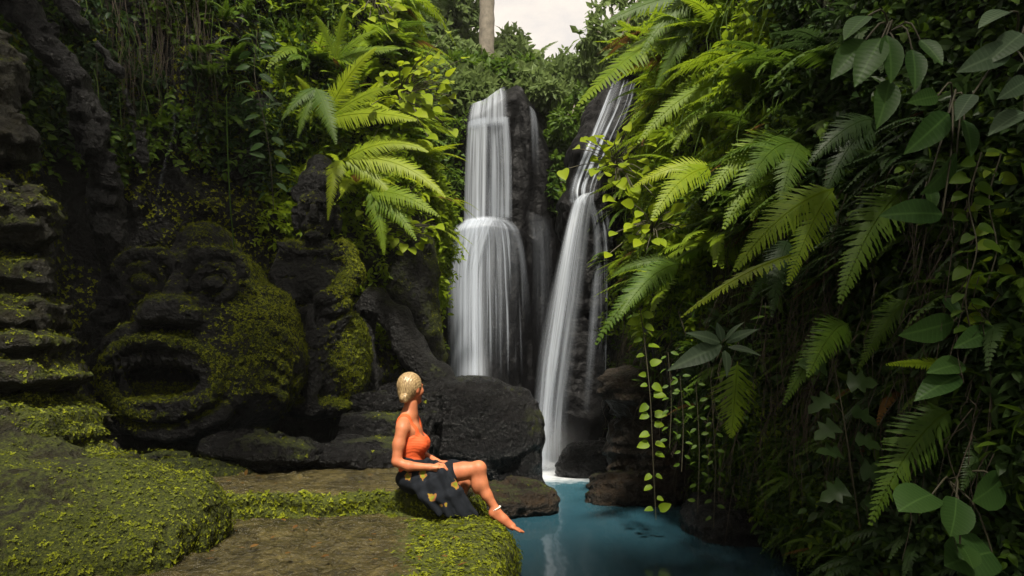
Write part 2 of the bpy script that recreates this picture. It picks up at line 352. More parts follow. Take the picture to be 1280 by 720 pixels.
# rock face behind the main waterfall: two bulging tiers, then the hillside behind it
def tier(x, z, c, r, depth, ztop, rnd):
    u = np.clip(1 - ((x - c) / r) ** 2, 0, 1) ** 0.5
    return depth * u * np.clip((ztop + rnd * u - z) / rnd, 0, 1) ** 0.5
def yfront(x, z):
    y = 14.75 + 0 * x
    up = tier(x, z, -0.08, 1.12, 1.05, 6.60 - 1.0 * smooth(0.1, 1.0, x) + 0.15 * np.sin(4 * x + 1), 0.55); lo = tier(x, z, -0.42, 1.10, 1.62, 4.15, 0.40)
    return y - np.maximum(up, lo) - 0.25 * smooth(2.0, 0.0, z) 
xs = np.linspace(-3.4, 2.9, 125); zs = np.linspace(-0.6, 7.2, 150)
X, Z = np.meshgrid(xs, (zs + 0.6) / 7.8, indexing='ij'); ZT = 7.2 - 1.15 * smooth(0.05, 1.05, X) - 0.5 * smooth(-1.0, -1.8, X) + 0.10 * fbm(np.stack([X, 0 * X, 0 * X], -1), 2.5, 3, 0.5, 6); Z = -0.6 + (ZT + 0.6) * Z; Y = yfront(X, Z)
pp = np.stack([X, Y, Z], -1); dd = 0.20 * fbm(pp * [1.8, 1.8, 0.45], 1.5, 4, 0.5, 3) + 0.09 * fbm(pp * [2.5, 2.5, 0.6], 2.6, 3, 0.5, 8, True) - 0.05
G = [np.stack([X, Y - dd, Z], -1)]
for e in (0.4, 1.0, 2, 3.5, 5.5, 8, 11, 16, 30, 70):
    q = G[0][:, -1].copy(); q[:, 1] = 14.9 + e; q[:, 0] = q[:, 0] * (1 + 0.45 * e); q[:, 2] = 7.15 * min(1, e / 2) + q[:, 2] * (1 - min(1, e / 2)) + 0.50 * min(e, 10.0) + 0.3 * vnoise(q * 0.5, 2)
    G.append(q[:, None])
G = np.concatenate(G, 1); V = G.reshape(-1, 3); F = grid_faces(G.shape[0], G.shape[1]); N = vnormals(V, F)
if N[:, 1].mean() > 0 or N[:, 2].mean() < 0: F = F[:, ::-1]; N = -N
ms = 0.0 + 0.9 * smooth(14.85, 15.2, V[:, 1]) + 0.5 * smooth(0.9, 1.4, V[:, 0]) * smooth(4, 6, V[:, 2])
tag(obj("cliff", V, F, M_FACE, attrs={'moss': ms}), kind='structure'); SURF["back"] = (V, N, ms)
# ground far around and the pool bed
ga = np.linspace(-1, 1, 81); gx = np.sign(ga) * (np.abs(ga) ** 3) * 150
GX, GY = np.meshgrid(gx, gx + 6, indexing='ij'); GV = np.stack([GX, GY, -0.62 + 0.05 * fbm(np.stack([GX, GY, 0 * GX], -1), 0.6, 3)], -1).reshape(-1, 3)
tag(obj("ground", GV, grid_faces(81, 81), M_CLIFF, attrs={'moss': np.zeros(len(GV))}), kind='structure')

# ------------------------------------------------------------------ pool
m, nt, b = newmat("pool_water")
co = nt.nodes.new("ShaderNodeTexCoord").outputs['Object']
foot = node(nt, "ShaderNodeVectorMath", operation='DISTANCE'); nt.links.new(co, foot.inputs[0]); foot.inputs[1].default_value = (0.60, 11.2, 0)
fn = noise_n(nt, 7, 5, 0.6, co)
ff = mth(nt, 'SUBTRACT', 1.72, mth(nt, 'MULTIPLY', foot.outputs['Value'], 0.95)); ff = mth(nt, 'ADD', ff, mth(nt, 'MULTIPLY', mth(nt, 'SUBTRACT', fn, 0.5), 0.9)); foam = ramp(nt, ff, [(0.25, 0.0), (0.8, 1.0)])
mk = ramp(nt, mth(nt, 'MULTIPLY', foot.outputs['Value'], 0.1), [(0.08, (0.05, 0.145, 0.19)), (0.36, (0.020, 0.066, 0.092)), (0.62, (0.010, 0.022, 0.028))])  # blue water tint, darkened away from the fall to paint in shade
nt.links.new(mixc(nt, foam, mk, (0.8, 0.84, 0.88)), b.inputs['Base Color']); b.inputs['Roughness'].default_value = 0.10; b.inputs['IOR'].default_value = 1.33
mp = node(nt, "ShaderNodeMapping"); mp.inputs['Scale'].default_value = (1, 0.45, 1); nt.links.new(co, mp.inputs['Vector'])
bp = node(nt, "ShaderNodeBump", Strength=0.30, Distance=0.05); nt.links.new(noise_n(nt, 2.2, 3, 0.5, mp.outputs[0]), bp.inputs['Height']); nt.links.new(bp.outputs['Normal'], b.inputs['Normal'])
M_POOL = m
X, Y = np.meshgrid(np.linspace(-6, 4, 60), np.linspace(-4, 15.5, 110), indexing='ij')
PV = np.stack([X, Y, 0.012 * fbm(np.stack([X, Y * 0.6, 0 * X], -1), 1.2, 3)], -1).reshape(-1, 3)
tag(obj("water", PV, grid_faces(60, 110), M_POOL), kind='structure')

# ------------------------------------------------------------------ rocks, ledges and carvings
MOSS = []
def finish_rock(name, Fd, mat, label, cat, mossf, tufts=0.0, tsize=0.02, group=None, thr=0.42):
    V, F = Fd.mesh(); N = vnormals(V, F); ms = mossf(V, N)
    o = obj(name, V, F, mat, attrs={'moss': ms}); tag(o, label, cat, group)
    if tufts > 0:
        px = proj(V); ok = (ms + 0.35 * fbm(V, 7, 2, 0.5, 91) > thr) & (px[:, 0] > -20) & (px[:, 0] < 1300) & (px[:, 1] < 740) & (N[:, 1] < 0.6)
        pr = np.clip((ms - thr) * 3, 0.1, 1) * tufts
        for _ in range(3):
            o2 = ok & (R.random(len(V)) < pr); MOSS.append((V[o2] + 0.012 * R.normal(size=(o2.sum(), 3)) - 0.004 * N[o2], N[o2], tsize * (0.30 + 0.95 * R.random(o2.sum()) ** 2.5)))
    return o
def rough_(amp, fr, seed, strata=0.0, sf=9.0, fine=1.0):
    def f(p):
        d = amp * fbm(p, fr, 5, 0.55, seed) + fine * 0.020 * fbm(p, 11, 3, 0.6, seed + 2, True) + fine * 0.035 * smooth(0.80, 0.97, fbm(p * [1, 1, 1.6], 2.3, 2, 0.35, seed + 8, True)) - fine * 0.010 * np.abs(fbm(p, 19, 2, 0.6, seed + 3)) + amp * 0.4 * fbm(p, fr * 2.6, 3, 0.5, seed + 4, True)
        if strata:
            ph = p[:, 2] * sf + 1.6 * fbm(p, 1.1, 2, 0.5, seed + 7); d = d + strata * (np.abs((ph % 1.0) - 0.35) * 2 - 0.6)
        return d
    return f
mossy = lambda base, up, var, sd, fr=2.2: (lambda V, N: base + up * N[:, 2] + var * fbm(V, fr, 3, 0.5, sd))

# lower slab the foot hangs over
f = Field((-3.6, 2.6, -0.3), (0.25, 6.3, 0.55), 0.022)
f.box((-1.75, 4.55, -0.2), (1.72, 1.45, 0.57), 0.20, 0.08)
f.ell((-0.32, 5.05, 0.12), (0.36, 0.75, 0.27), 0.12)
f.chain([P(205, 700, 4.05), P(300, 702, 4.1), P(350, 708, 4.05), P(430, 716, 3.97), P(520, 722, 3.93)], [0.02] * 5, 0.02, -1)
f.near(rough_(0.05, 1.2, 31)); f.near(lambda p: 0.016 * fbm(p, 6, 3, 0.5, 5))
finish_rock("stone_slab", f, M_SLAB, "low flat wet brown stone slab in front, with bright moss on its rounded right end", "stone slab",
            lambda V, N: -0.05 + 1.0 * smooth(-1.25, -0.35, V[:, 0] + 0.35 * fbm(V, 1.5, 3, 0.5, 2)) + 0.25 * smooth(0.35, 0.2, V[:, 2]) + 0.35 * fbm(V, 2.5, 3, 0.5, 9), 0.42, 0.026)
# ledge she sits on
f = Field((-3.2, 5.35, 0.0), (-0.12, 7.6, 0.8), 0.022)
f.box((-1.75, 6.5, 0.22), (1.36, 0.92, 0.335), 0.10, 0.06); f.ell((-0.55, 5.95, 0.36), (0.34, 0.42, 0.2), 0.08)
f.near(rough_(0.05, 1.4, 77, 0.02, 6))
finish_rock("stone_ledge", f, M_SLAB, "flat stone ledge with a mossy front edge that the woman sits on", "stone ledge",
            lambda V, N: 0.72 - 0.95 * smooth(0.5, 0.9, N[:, 2]) * smooth(5.62, 5.75, V[:, 1]) + 0.5 * fbm(V, 2.5, 3, 0.5, 19), 0.35, 0.030)
# rock under the legs, reaching out into the pool
f = Field((-0.9, 6.9, -0.3), (0.75, 8.9, 0.6), 0.03)
f.ell((-0.25, 7.7, 0.13), (0.72, 0.55, 0.20), 0.05); f.ell((0.12, 7.75, 0.10), (0.40, 0.42, 0.24), 0.08)
f.near(rough_(0.07, 1.8, 15, 0.03, 9))
finish_rock("flat_rock", f, M_BROWN, "low brown layered rock jutting into the blue pool behind the woman's legs", "rock", mossy(0.12, 0.35, 0.35, 3), 0.25, 0.022)
# big dark boulder with the hollow
f = Field((-1.9, 8.2, -0.3), (0.75, 10.6, 1.75), 0.04)
f.ell((-0.42, 9.35, 0.75), (0.86, 0.85, 0.72), 0.1); f.ell((-1.0, 9.3, 1.22), (0.75, 0.7, 0.24), 0.12); f.ell((0.13, 9.25, 0.55), (0.30, 0.42, 0.78), 0.12); f.ell((0.05, 9.2, 0.05), (0.42, 0.5, 0.3), 0.12)
f.ell((-0.46, 8.45, 0.50), (0.55, 0.22, 0.50), 0.22, -1)
f.near(rough_(0.07, 1.5, 41, 0.028, 4.5, 0.35))
finish_rock("boulder", f, M_WET, "big black wet boulder with a hollow front standing between the woman and the waterfalls", "boulder",
            lambda V, N: 0.0 + 0.30 * N[:, 2] + 0.45 * fbm(V, 1.8, 3, 0.5, 12) + 0.5 * smooth(0.0, 0.25, V[:, 0]) * smooth(1.15, 0.9, V[:, 2]) * smooth(0.5, 0.8, V[:, 2]), 0.25, 0.02)
# little steps left of the boulder
for i, (x0, x1, y0, zt, lab) in enumerate([(415, 545, 7.35, 0.80, "lowest"), (430, 540, 7.9, 1.02, "middle"), (440, 560, 8.5, 1.27, "highest")]):
    a, b_ = P(x0, 470, y0 + 0.4)[0], P(x1, 470, y0 + 0.4)[0]
    f = Field((a - 0.3, y0 - 0.3, zt - 0.5), (b_ + 0.3, y0 + 1.4, zt + 0.2), 0.035)
    f.box(((a + b_) / 2, y0 + 0.55, zt - 0.2), ((b_ - a) / 2, 0.55, 0.2), 0.08, 0.05); f.near(rough_(0.08, 1.8, 90 + i, 0.03, 8))
    finish_rock("stone_step", f, M_WET, "%s of the three dark mossy stone steps behind the woman's back" % lab, "stone step", mossy(0.12, 0.25, 0.6, 5 + i), 0.35, 0.024, "stone steps climbing behind the ledge")
# dark flat rocks on the left of the ledge
for i, (c, r, lab) in enumerate([((-2.42, 7.0, 0.72), (0.62, 0.40, 0.19), "dark wedge shaped rock with a mossy tip below the carved face"), ((-1.65, 7.3, 0.62), (0.75, 0.35, 0.16), "low dark uneven rock on the back of the ledge below the standing statue"),
                                 ((-3.05, 6.6, 0.58), (0.62, 0.36, 0.16), "low rock with green moss between the left boulder and the carved face")]):
    f = Field(np.array(c) - np.array(r) - 0.25, np.array(c) + np.array(r) + 0.25, 0.03); f.ell(c, r, 0.05, 1, 0.15, -0.08); f.near(rough_(0.09, 2.0, 60 + i, 0.03, 7))
    finish_rock("rock", f, M_WET, lab, "rock", mossy((0.12, 0.0, 0.35)[i], 0.3, 0.5, 8 + i), 0.35, 0.024)
# left foreground boulder
f = Field((-4.4, 3.3, -0.2), (-1.6, 6.2, 1.3), 0.022)
f.ell((-3.15, 5.0, 0.50), (1.15, 0.75, 0.40), 0.06); f.ell((-3.3, 4.25, 0.36), (1.25, 0.55, 0.36), 0.05); f.ell((-2.33, 4.75, 0.42), (0.44, 0.60, 0.36), 0.06); f.ell((-3.9, 5.2, 0.7), (0.9, 0.7, 0.42), 0.08); f.ell((-2.9, 4.3, 0.05), (1.3, 0.6, 0.3), 0.1)
f.near(rough_(0.13, 1.1, 23)); f.near(lambda p: 0.05 * fbm(p, 4, 4, 0.6, 5))
finish_rock("mossy_boulder", f, M_BOULDER, "large rounded mossy boulder in the lower left corner beside the flat slab", "boulder",
            lambda V, N: 0.50 + 0.12 * N[:, 2] + 0.5 * fbm(V, 1.6, 4, 0.55, 19) + 0.35 * smooth(-2.7, -2.1, V[:, 0]), 0.45, 0.020, thr=0.48)
# stacked carved rocks at the left edge
f = Field((-5.2, 4.7, 0.3), (-3.0, 6.6, 4.5), 0.032)
for c, r in [((-4.35, 5.8, 3.9), (.5, .4, .45)), ((-4.2, 5.75, 3.35), (.42, .4, .3)), ((-3.95, 5.65, 2.68), (.42, .40, .30)), ((-4.02, 5.65, 2.22), (.40, .40, .17)), ((-3.92, 5.65, 1.90), (.46, .42, .22)), ((-3.72, 5.55, 1.70), (.36, .36, .24)),
             ((-3.9, 5.6, 1.45), (.62, .5, .24)), ((-3.95, 5.6, 1.05), (.80, .62, .36)), ((-3.85, 5.55, .75), (1.0, .66, .30))]: f.ell(c, r, 0.05)
f.near(rough_(0.16, 1.8, 37, 0.04, 6)); f.near(lambda p: 0.05 * fbm(p, 6, 4, 0.6, 5, True))
finish_rock("rock_stack", f, M_BOULDER, "tall stack of mossy eroded rock layers on the left edge above the boulder", "rock stack",
            lambda V, N: 0.34 + 0.25 * N[:, 2] + 0.55 * fbm(V, 1.8, 3, 0.5, 29) - 0.4 * smooth(2.9, 3.2, V[:, 2]), 0.7, 0.026, thr=0.34)
# curved carved rib framing the dark hollow
f = Field((-5.9, 6.0, 0.6), (-3.2, 8.3, 5.6), 0.032)
rb = smooth_path([P(-40, -60, 6.7), P(40, 30, 6.8), P(92, 100, 7.0), P(120, 190, 7.2), P(134, 280, 7.4), P(140, 370, 7.6), P(130, 450, 7.7), P(118, 520, 7.7)], 26)
f.chain(rb, [0.17] * 26, 0.05); f.chain(rb[:13] + [0.36, 0.15, 0.1], np.linspace(.13, .06, 13), 0.06)
f.near(rough_(0.14, 2.4, 13)); f.near(lambda p: 0.05 * fbm(p, 8, 3, 0.6, 3, True))
finish_rock("carved_rib", f, M_CARVE, "long curved stone rib arching down the dark hollow on the left cliff", "rock carving", mossy(0.02, 0.2, 0.55, 15), 0.30, 0.022)

# carved face with the wide open mouth
D0 = 7.2; q = lambda px, py, dy=0.0: P(px, py, D0) + np.array([0, dy, 0]); u = D0 / FP
f = Field((-4.6, 6.1, 0.45), (-2.15, 8.6, 3.5), 0.020)
f.ell(q(232, 445, 0.75), (115 * u, 0.85, 122 * u), 0.08); f.ell(q(215, 350, 0.85), (80 * u, 0.7, 62 * u), 0.12); f.ell(q(300, 440, 0.75), (52 * u, 0.62, 95 * u), 0.1); f.ell(q(215, 300, 0.9), (40 * u, 0.5, 45 * u), 0.1)
def ring(cx, cy, rx, ry, rad, dy, a0=0, a1=2 * math.pi, n=22, k=0.035, bow=0.0):
    a = np.linspace(a0, a1, n); return f.chain([q(cx + rx * math.cos(t), cy + ry * math.sin(t), dy + bow * abs(math.cos(t)) ** 2) for t in a], [rad] * n, k)
ring(202, 474, 94, 68, 0.085, 0.0, bow=0.16); ring(200, 472, 72, 46, 0.085, -0.09, bow=0.12)
f.ell(q(196, 474, 0.0), (52 * u, 0.55, 23 * u), 0.05, -1)
for t in np.linspace(150, 246, 11): f.ell(q(t, 448 + 0.0035 * (t - 198) ** 2, 0.0), (0.042, 0.10, 0.09 + 0.02 * R.random()), 0.03)
f.ell(q(200, 505, 0.02), (62 * u, 0.2, 10 * u), 0.05)
f.ell(q(215, 388, -0.02), (36 * u, 0.26, 22 * u), 0.05); f.ell(q(194, 396, -0.10), (18 * u, 0.17, 14 * u), 0.03); f.ell(q(239, 396, -0.08), (18 * u, 0.17, 14 * u), 0.03); f.cone(q(216, 345, 0.12), q(216, 385, -0.06), 0.09, 0.13, 0.04); f.ell(q(216, 412, -0.05), (26 * u, 0.22, 7 * u), 0.03, -1)
for cx in (172, 262):
    ring(cx, 352, 25, 20, 0.06, 0.14, k=0.02); f.ell(q(cx, 353, 0.12), (15 * u, 0.13, 12 * u), 0.015); ring(cx, 338, 36, 26, 0.075, 0.16, math.pi, 2 * math.pi, 12, 0.025)
for cx, cy in ((215, 335), (240, 318), (190, 318), (296, 385), (310, 405), (290, 362)): ring(cx, cy, 11, 11, 0.035, 0.14 + (cx > 280) * 0.12, 0.5, 5.6, 10, 0.02)
for i in range(5): ring(318, 420 + 20 * i, 26, 12, 0.045, 0.28, -2.6, 0.3, 9, 0.03)
ring(205, 520, 75, 22, 0.07, 0.10, 0.2, math.pi - 0.2, 12, bow=0.15)
f.near(rough_(0.032, 2.6, 49)); f.near(lambda p: 0.012 * fbm(p, 9, 3, 0.55, 5))
V_face = finish_rock("face_carving", f, M_CARVE, "giant dark stone face carved in the cliff with a wide open mouth", "rock carving",
            lambda V, N: 0.08 + 0.55 * N[:, 2] + 0.45 * fbm(V, 2.4, 3, 0.5, 35) + 0.45 * smooth(-3.05, -2.55, V[:, 0]) + 0.6 * np.exp(-((np.hypot((V[:, 0] + 3.50) / 0.62, (V[:, 2] - 1.43) / 0.42) - 0.95) / 0.16) ** 2), 0.55, 0.024, thr=0.27)
# standing statue
D0 = 8.3; u = D0 / FP
f = Field((-3.05, 7.3, 0.7), (-1.6, 9.5, 4.4), 0.020)
f.ell(q(384, 262, 0.35), (24 * u, 0.26, 34 * u), 0.06); f.ell(q(385, 218, 0.42), (27 * u, 0.26, 22 * u), 0.04); f.ell(q(386, 196, 0.46), (18 * u, 0.2, 18 * u), 0.05)
ring(385, 232, 27, 7, 0.045, 0.30, k=0.03); ring(385, 240, 26, 6, 0.03, 0.27, k=0.02)
f.ell(q(390, 264, 0.08), (6 * u, 0.10, 12 * u), 0.03); f.ell(q(378, 255, 0.10), (8 * u, 0.06, 5 * u), 0.02, -1); f.ell(q(401, 255, 0.14), (7 * u, 0.06, 5 * u), 0.02, -1); f.ell(q(378, 255, 0.14), (6 * u, 0.05, 4 * u), 0.02); f.ell(q(400, 255, 0.17), (5 * u, 0.05, 4 * u), 0.02)
f.cone(q(371, 247, 0.12), q(386, 249, 0.08), 0.025, 0.03, 0.02); f.cone(q(394, 249, 0.09), q(407, 247, 0.16), 0.03, 0.025, 0.02)
f.cone(q(379, 281, 0.11), q(399, 281, 0.13), 0.028, 0.028, 0.02); f.ell(q(388, 292, 0.16), (14 * u, 0.12, 7 * u), 0.03)
f.ell(q(358, 266, 0.36), (7 * u, 0.1, 20 * u), 0.03); f.ell(q(411, 266, 0.4), (7 * u, 0.1, 20 * u), 0.03)
f.ell(q(384, 325, 0.45), (42 * u, 0.36, 38 * u), 0.08); f.ell(q(380, 352, 0.36), (40 * u, 0.38, 34 * u), 0.06)
f.chain([q(352, 308, 0.35), q(342, 345, 0.25), q(362, 372, 0.05)], [0.16, 0.14, 0.11], 0.05); f.chain([q(418, 308, 0.45), q(432, 338, 0.35), q(420, 368, 0.10), q(398, 374, 0.0)], [0.17, 0.15, 0.12, 0.09], 0.05)
for i, r in enumerate((40, 33)): ring(384, 300, r, 12 + 4 * i, 0.04, 0.12, 0.1, math.pi - 0.1, 12, 0.02)
ring(384, 378, 46, 11, 0.07, 0.08, 0, math.pi, 12, 0.03)
f.ell(q(388, 440, 0.45), (58 * u, 0.46, 82 * u), 0.08); f.ell(q(428, 450, 0.5), (24 * u, 0.4, 62 * u), 0.08)
for i in range(7):
    s_ = 1 - i * 0.10; f.chain([q(388 - 44 * s_, 392 + i * 9, 0.10), q(388 - 20 * s_, 412 + i * 12, -0.02), q(390, 424 + i * 13, -0.06), q(390 + 20 * s_, 412 + i * 12, 0.0), q(390 + 44 * s_, 392 + i * 9, 0.14)], [0.045] * 5, 0.02)
f.chain([q(390, 385, -0.02), q(390, 450, -0.08), q(392, 515, -0.02)], [0.06, 0.075, 0.07], 0.03)
f.ell(q(385, 510, 0.35), (52 * u, 0.42, 18 * u), 0.05)
f.near(rough_(0.028, 2.8, 71)); f.near(lambda p: 0.012 * fbm(p, 9, 3, 0.55, 8))
finish_rock("stone_statue", f, M_CARVE, "mossy standing stone figure carved from the cliff beside the giant face", "statue",
            lambda V, N: 0.0 + 0.55 * N[:, 2] + 0.40 * fbm(V, 2.4, 3, 0.5, 55) + 0.65 * smooth(-2.25, -1.9, V[:, 0]), 0.7, 0.026, thr=0.33)
# root-like buttress rocks between statue and falls
f = Field((-2.3, 8.2, 0.4), (-0.7, 11.3, 4.3), 0.04)
f.chain([P(455, 395, 9.6), P(470, 378, 9.5), P(495, 400, 9.4), P(515, 440, 9.3), P(545, 475, 9.2), P(560, 500, 9.2)], [0.2, 0.22, 0.24, 0.24, 0.22, 0.2], 0.1)
f.chain([P(452, 400, 9.6), P(458, 470, 9.4), P(450, 520, 9.2)], [0.22, 0.2, 0.25], 0.1)
f.chain([P(505, 270, 10.4), P(515, 350, 10.2), P(530, 430, 10.0), P(540, 480, 9.9)], [0.45, 0.42, 0.32, 0.28], 0.12)
f.near(rough_(0.09, 1.8, 27)); f.near(lambda p: 0.03 * fbm(p, 7, 3, 0.5, 15, True))
finish_rock("mossy_pillar", f, M_CLIFF, "leaning mossy rock pillar with a root-like arch left of the main waterfall", "rock pillar",
            lambda V, N: 0.05 + 0.2 * N[:, 2] + 0.5 * fbm(V, 2.0, 3, 0.5, 25) + 0.5 * smooth(9.5, 10.1, V[:, 1]) , 0.45, 0.03)
# rocks at the foot of the right wall
f = Field((0.5, 7.5, -0.4), (2.4, 9.7, 2.0), 0.035)
f.ell((1.55, 8.7, 1.25), (.52, .55, .36), 0.08); f.ell((1.28, 8.65, 1.30), (.30, .35, .22), 0.06); f.ell((1.6, 8.8, .6), (.45, .5, .6), 0.1); f.ell((1.45, 8.45, .15), (.58, .55, .26), 0.06); f.ell((1.25, 8.35, .05), (.40, .42, .2), 0.06); f.ell((1.75, 8.2, 0.5), (.35, .4, .5), 0.1)
f.near(rough_(0.12, 1.9, 61, 0.05, 7)); f.near(lambda p: 0.03 * fbm(p, 8, 3, 0.5, 15, True))
finish_rock("layered_rock", f, M_BROWN, "overhanging brown layered rock at the water's edge under the right ferns", "rock", mossy(0.05, 0.3, 0.4, 45), 0.2, 0.022)
f = Field((0.45, 9.9, -0.3), (1.75, 11.5, 0.9), 0.035); f.ell((1.15, 10.6, .18), (.48, .45, .36), 0.08); f.ell((0.95, 10.5, .1), (.34, .4, .22), 0.06); f.near(rough_(0.09, 2.0, 65, 0.03, 8))
finish_rock("rock", f, M_WET, "small black wet rock right of the foam at the waterfall foot", "rock", mossy(-0.1, 0.2, 0.3, 5))
f = Field((1.3, 6.0, -0.4), (2.6, 8.0, 0.7), 0.035); f.ell((2.0, 6.8, .05), (.42, .7, .3), 0.08); f.near(rough_(0.09, 2.0, 69, 0.03, 8))
finish_rock("rock", f, M_WET, "low dark rock in the shade at the pool edge below the hanging vine", "rock", mossy(-0.1, 0.2, 0.3, 5))
# chute rock of the second waterfall
f = Field((0.4, 10.9, -0.4), (2.9, 14.0, 7.3), 0.05)
ch = [(2.15, 13.1, 6.75), (1.85, 12.7, 6.0), (1.50, 12.35, 5.1), (1.28, 12.1, 4.2), (1.38, 12.15, 2.5), (1.30, 12.0, 0.8), (1.3, 11.9, -0.2)]
f.chain(ch, [.50, .55, .58, .50, .52, .5, .5], 0.15); f.ell((0.98, 12.0, 1.3), (.32, .4, 1.6), 0.2); f.near(rough_(0.13, 1.5, 83)); f.near(lambda p: 0.05 * fbm(p * [1, 1, 0.7], 5, 3, 0.5, 15, True))
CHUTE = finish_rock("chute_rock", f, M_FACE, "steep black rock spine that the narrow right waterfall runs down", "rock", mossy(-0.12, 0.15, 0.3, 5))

# ------------------------------------------------------------------ waterfalls
def stream(parent, left, right, mat, n=40, m=24, off=None, fade=(0.12, 0.12), top=0.04, bot=0.05, bulge=0.08, seed=0, dens=1.0):
    a, b_ = smooth_path(left, n), smooth_path(right, n); t = np.linspace(0, 1, m)[None, :, None]
    G = a[:, None] * (1 - t) + b_[:, None] * t
    if off is not None: G = off(G)
    tt = np.broadcast_to(t[..., 0], (n, m)); wv = np.stack([G[..., 0] * 6, G[..., 2] * 0.25, 0 * tt + seed], -1)
    G = G.copy(); G[..., 1] -= bulge * np.sin(np.pi * tt) + 0.05 * fbm(wv, 1.0, 3, 0.5, seed)
    s = np.linspace(0, 1, n)[:, None] + 0 * tt
    fl = np.minimum(smooth(0, fade[0], tt), smooth(0, fade[1], 1 - tt)) * smooth(-top, top, s) * smooth(0, bot, 1 - s + 1e-6) * dens
    ln = np.linalg.norm(np.diff(a, axis=0), axis=1).sum(); wd = np.linalg.norm(a - b_, axis=1).mean()
    uv = np.stack([tt * wd + seed * 3.7, (1 - s) * ln], -1).reshape(-1, 2)
    return obj("water_stream", G.reshape(-1, 3), grid_faces(n, m, True), mat, parent, uv=uv, attrs={'flow': fl.reshape(-1)})
def onrock(gap):
    def g(G):
        G = G.copy(); G[..., 1] = yfront(G[..., 0], G[..., 2]) - gap; return G
    return g
def E(px, py, d=13.6): return P(px, py, d)
wf = empty("waterfall", (-0.4, 13.2, 0), "tall white two-tiered waterfall dropping over the black rock face in the centre", "waterfall")
# cap, upper tier and lower tier
stream(wf, [E(589, 111, 14.1), E(586, 130, 13.9), E(582, 165, 13.75)], [E(632, 111, 14.1), E(635, 130, 13.9), E(637, 165, 13.75)], M_FALL, 24, 30, onrock(0.24), (0.15, 0.2), 0.10, 0.10, 0.03, 1, 0.95)
stream(wf, [E(583, 148), E(580, 200), E(578, 280)], [E(612, 148), E(611, 200), E(610, 280)], M_FALL, 50, 20, onrock(0.20), (0.08, 0.25), 0.03, 0.03, 0.06, 2, 1.25)
stream(wf, [E(606, 148), E(607, 200), E(606, 280)], [E(637, 148), E(640, 200), E(641, 278)], M_THIN, 50, 20, onrock(0.17), (0.2, 0.12), 0.03, 0.06, 0.03, 3, 1.1)
stream(wf, [E(578, 274), E(562, 290, 13.2), E(556, 340, 13.0), E(555, 420, 13.0), E(555, 490, 13.0)], [E(618, 272), E(614, 290, 13.2), E(613, 340, 13.0), E(613, 420, 13.0), E(614, 490, 13.0)], M_FALL, 60, 26, onrock(0.18), (0.2, 0.3), 0.10, 0.03, 0.06, 4, 1.3)
stream(wf, [E(575, 274), E(572, 290), E(568, 340), E(566, 420), E(565, 490)], [E(622, 272), E(628, 284), E(608, 340), E(606, 420), E(606, 490)], M_FALL, 60, 26, onrock(0.28), (0.25, 0.35), 0.12, 0.03, 0.06, 5, 0.9)
stream(wf, [E(614, 274), E(630, 282), E(644, 310), E(650, 360), E(652, 420)], [E(628, 272), E(644, 282), E(655, 310), E(662, 360), E(668, 420)], M_THIN, 50, 14, onrock(0.20), (0.4, 0.45), 0.10, 0.6, 0.02, 6, 0.5)
stream(wf, [E(614, 274), E(616, 310), E(616, 400)], [E(640, 276), E(650, 310), E(655, 400)], M_THIN, 40, 16, onrock(0.13), (0.3, 0.3), 0.05, 0.7, 0.02, 7, 0.35)
stream(wf, [E(660, 138, 14), E(662, 160, 14), E(664, 230, 14)], [E(670, 138, 14), E(673, 160, 14), E(676, 230, 14)], M_THIN, 30, 10, onrock(0.15), (0.3, 0.3), 0.05, 0.7, 0.01, 8, 0.7)
stream(wf, [E(655, 270, 14), E(660, 320, 14), E(660, 470, 14)], [E(690, 280, 14), E(692, 320, 14), E(695, 470, 14)], M_THIN, 30, 12, onrock(0.25), (0.4, 0.4), 0.3, 0.5, 0.01, 9, 0.22)
stream(wf, [E(566, 276), E(563, 300), E(562, 380), E(562, 480)], [E(644, 276), E(656, 305), E(662, 380), E(664, 480)], M_STREAK, 60, 40, onrock(0.19), (0.1, 0.2), 0.08, 0.3, 0.02, 41, 0.55)
stream(wf, [E(604, 272), E(604, 300), E(604, 380), E(604, 480)], [E(634, 274), E(640, 300), E(640, 380), E(640, 480)], M_FALL, 60, 20, onrock(0.22), (0.4, 0.5), 0.08, 0.5, 0.02, 42, 0.42)
wf2 = empty("waterfall", (0.65, 11.3, 0), "narrow slanting waterfall on the right that slides down a black spine into the pool", "waterfall")
stream(wf2, [P(741, 240, 11.55), P(715, 255, 11.5), P(690, 350, 11.3), P(672, 440, 11.2), P(664, 520, 11.15), P(652, 592, 11.1)], [P(744, 240, 11.6), P(741, 258, 11.5), P(733, 350, 11.45), P(722, 440, 11.45), P(712, 520, 11.4), P(715, 592, 11.3)], M_FALL, 70, 30, None, (0.22, 0.35), 0.02, 0.03, 0.10, 11, 0.62)
stream(wf2, [P(722, 246, 11.5), P(712, 262, 11.45), P(694, 350, 11.2), P(682, 440, 11.1), P(676, 500, 11.05), P(664, 592, 10.95)], [P(738, 243, 11.5), P(730, 262, 11.4), P(716, 350, 11.2), P(702, 440, 11.1), P(692, 520, 11.05), P(696, 592, 11.0)], M_FALL, 70, 24, None, (0.3, 0.4), 0.02, 0.03, 0.06, 12, 0.9)
stream(wf2, [P(734, 252, 11.6), P(741, 300, 11.6), P(734, 420, 11.55), P(725, 560, 11.5)], [P(744, 252, 11.6), P(752, 300, 11.6), P(748, 420, 11.55), P(735, 560, 11.5)], M_THIN, 40, 10, None, (0.3, 0.3), 0.05, 0.4, 0.02, 13, 0.4)
from mathutils.bvhtree import BVHTree
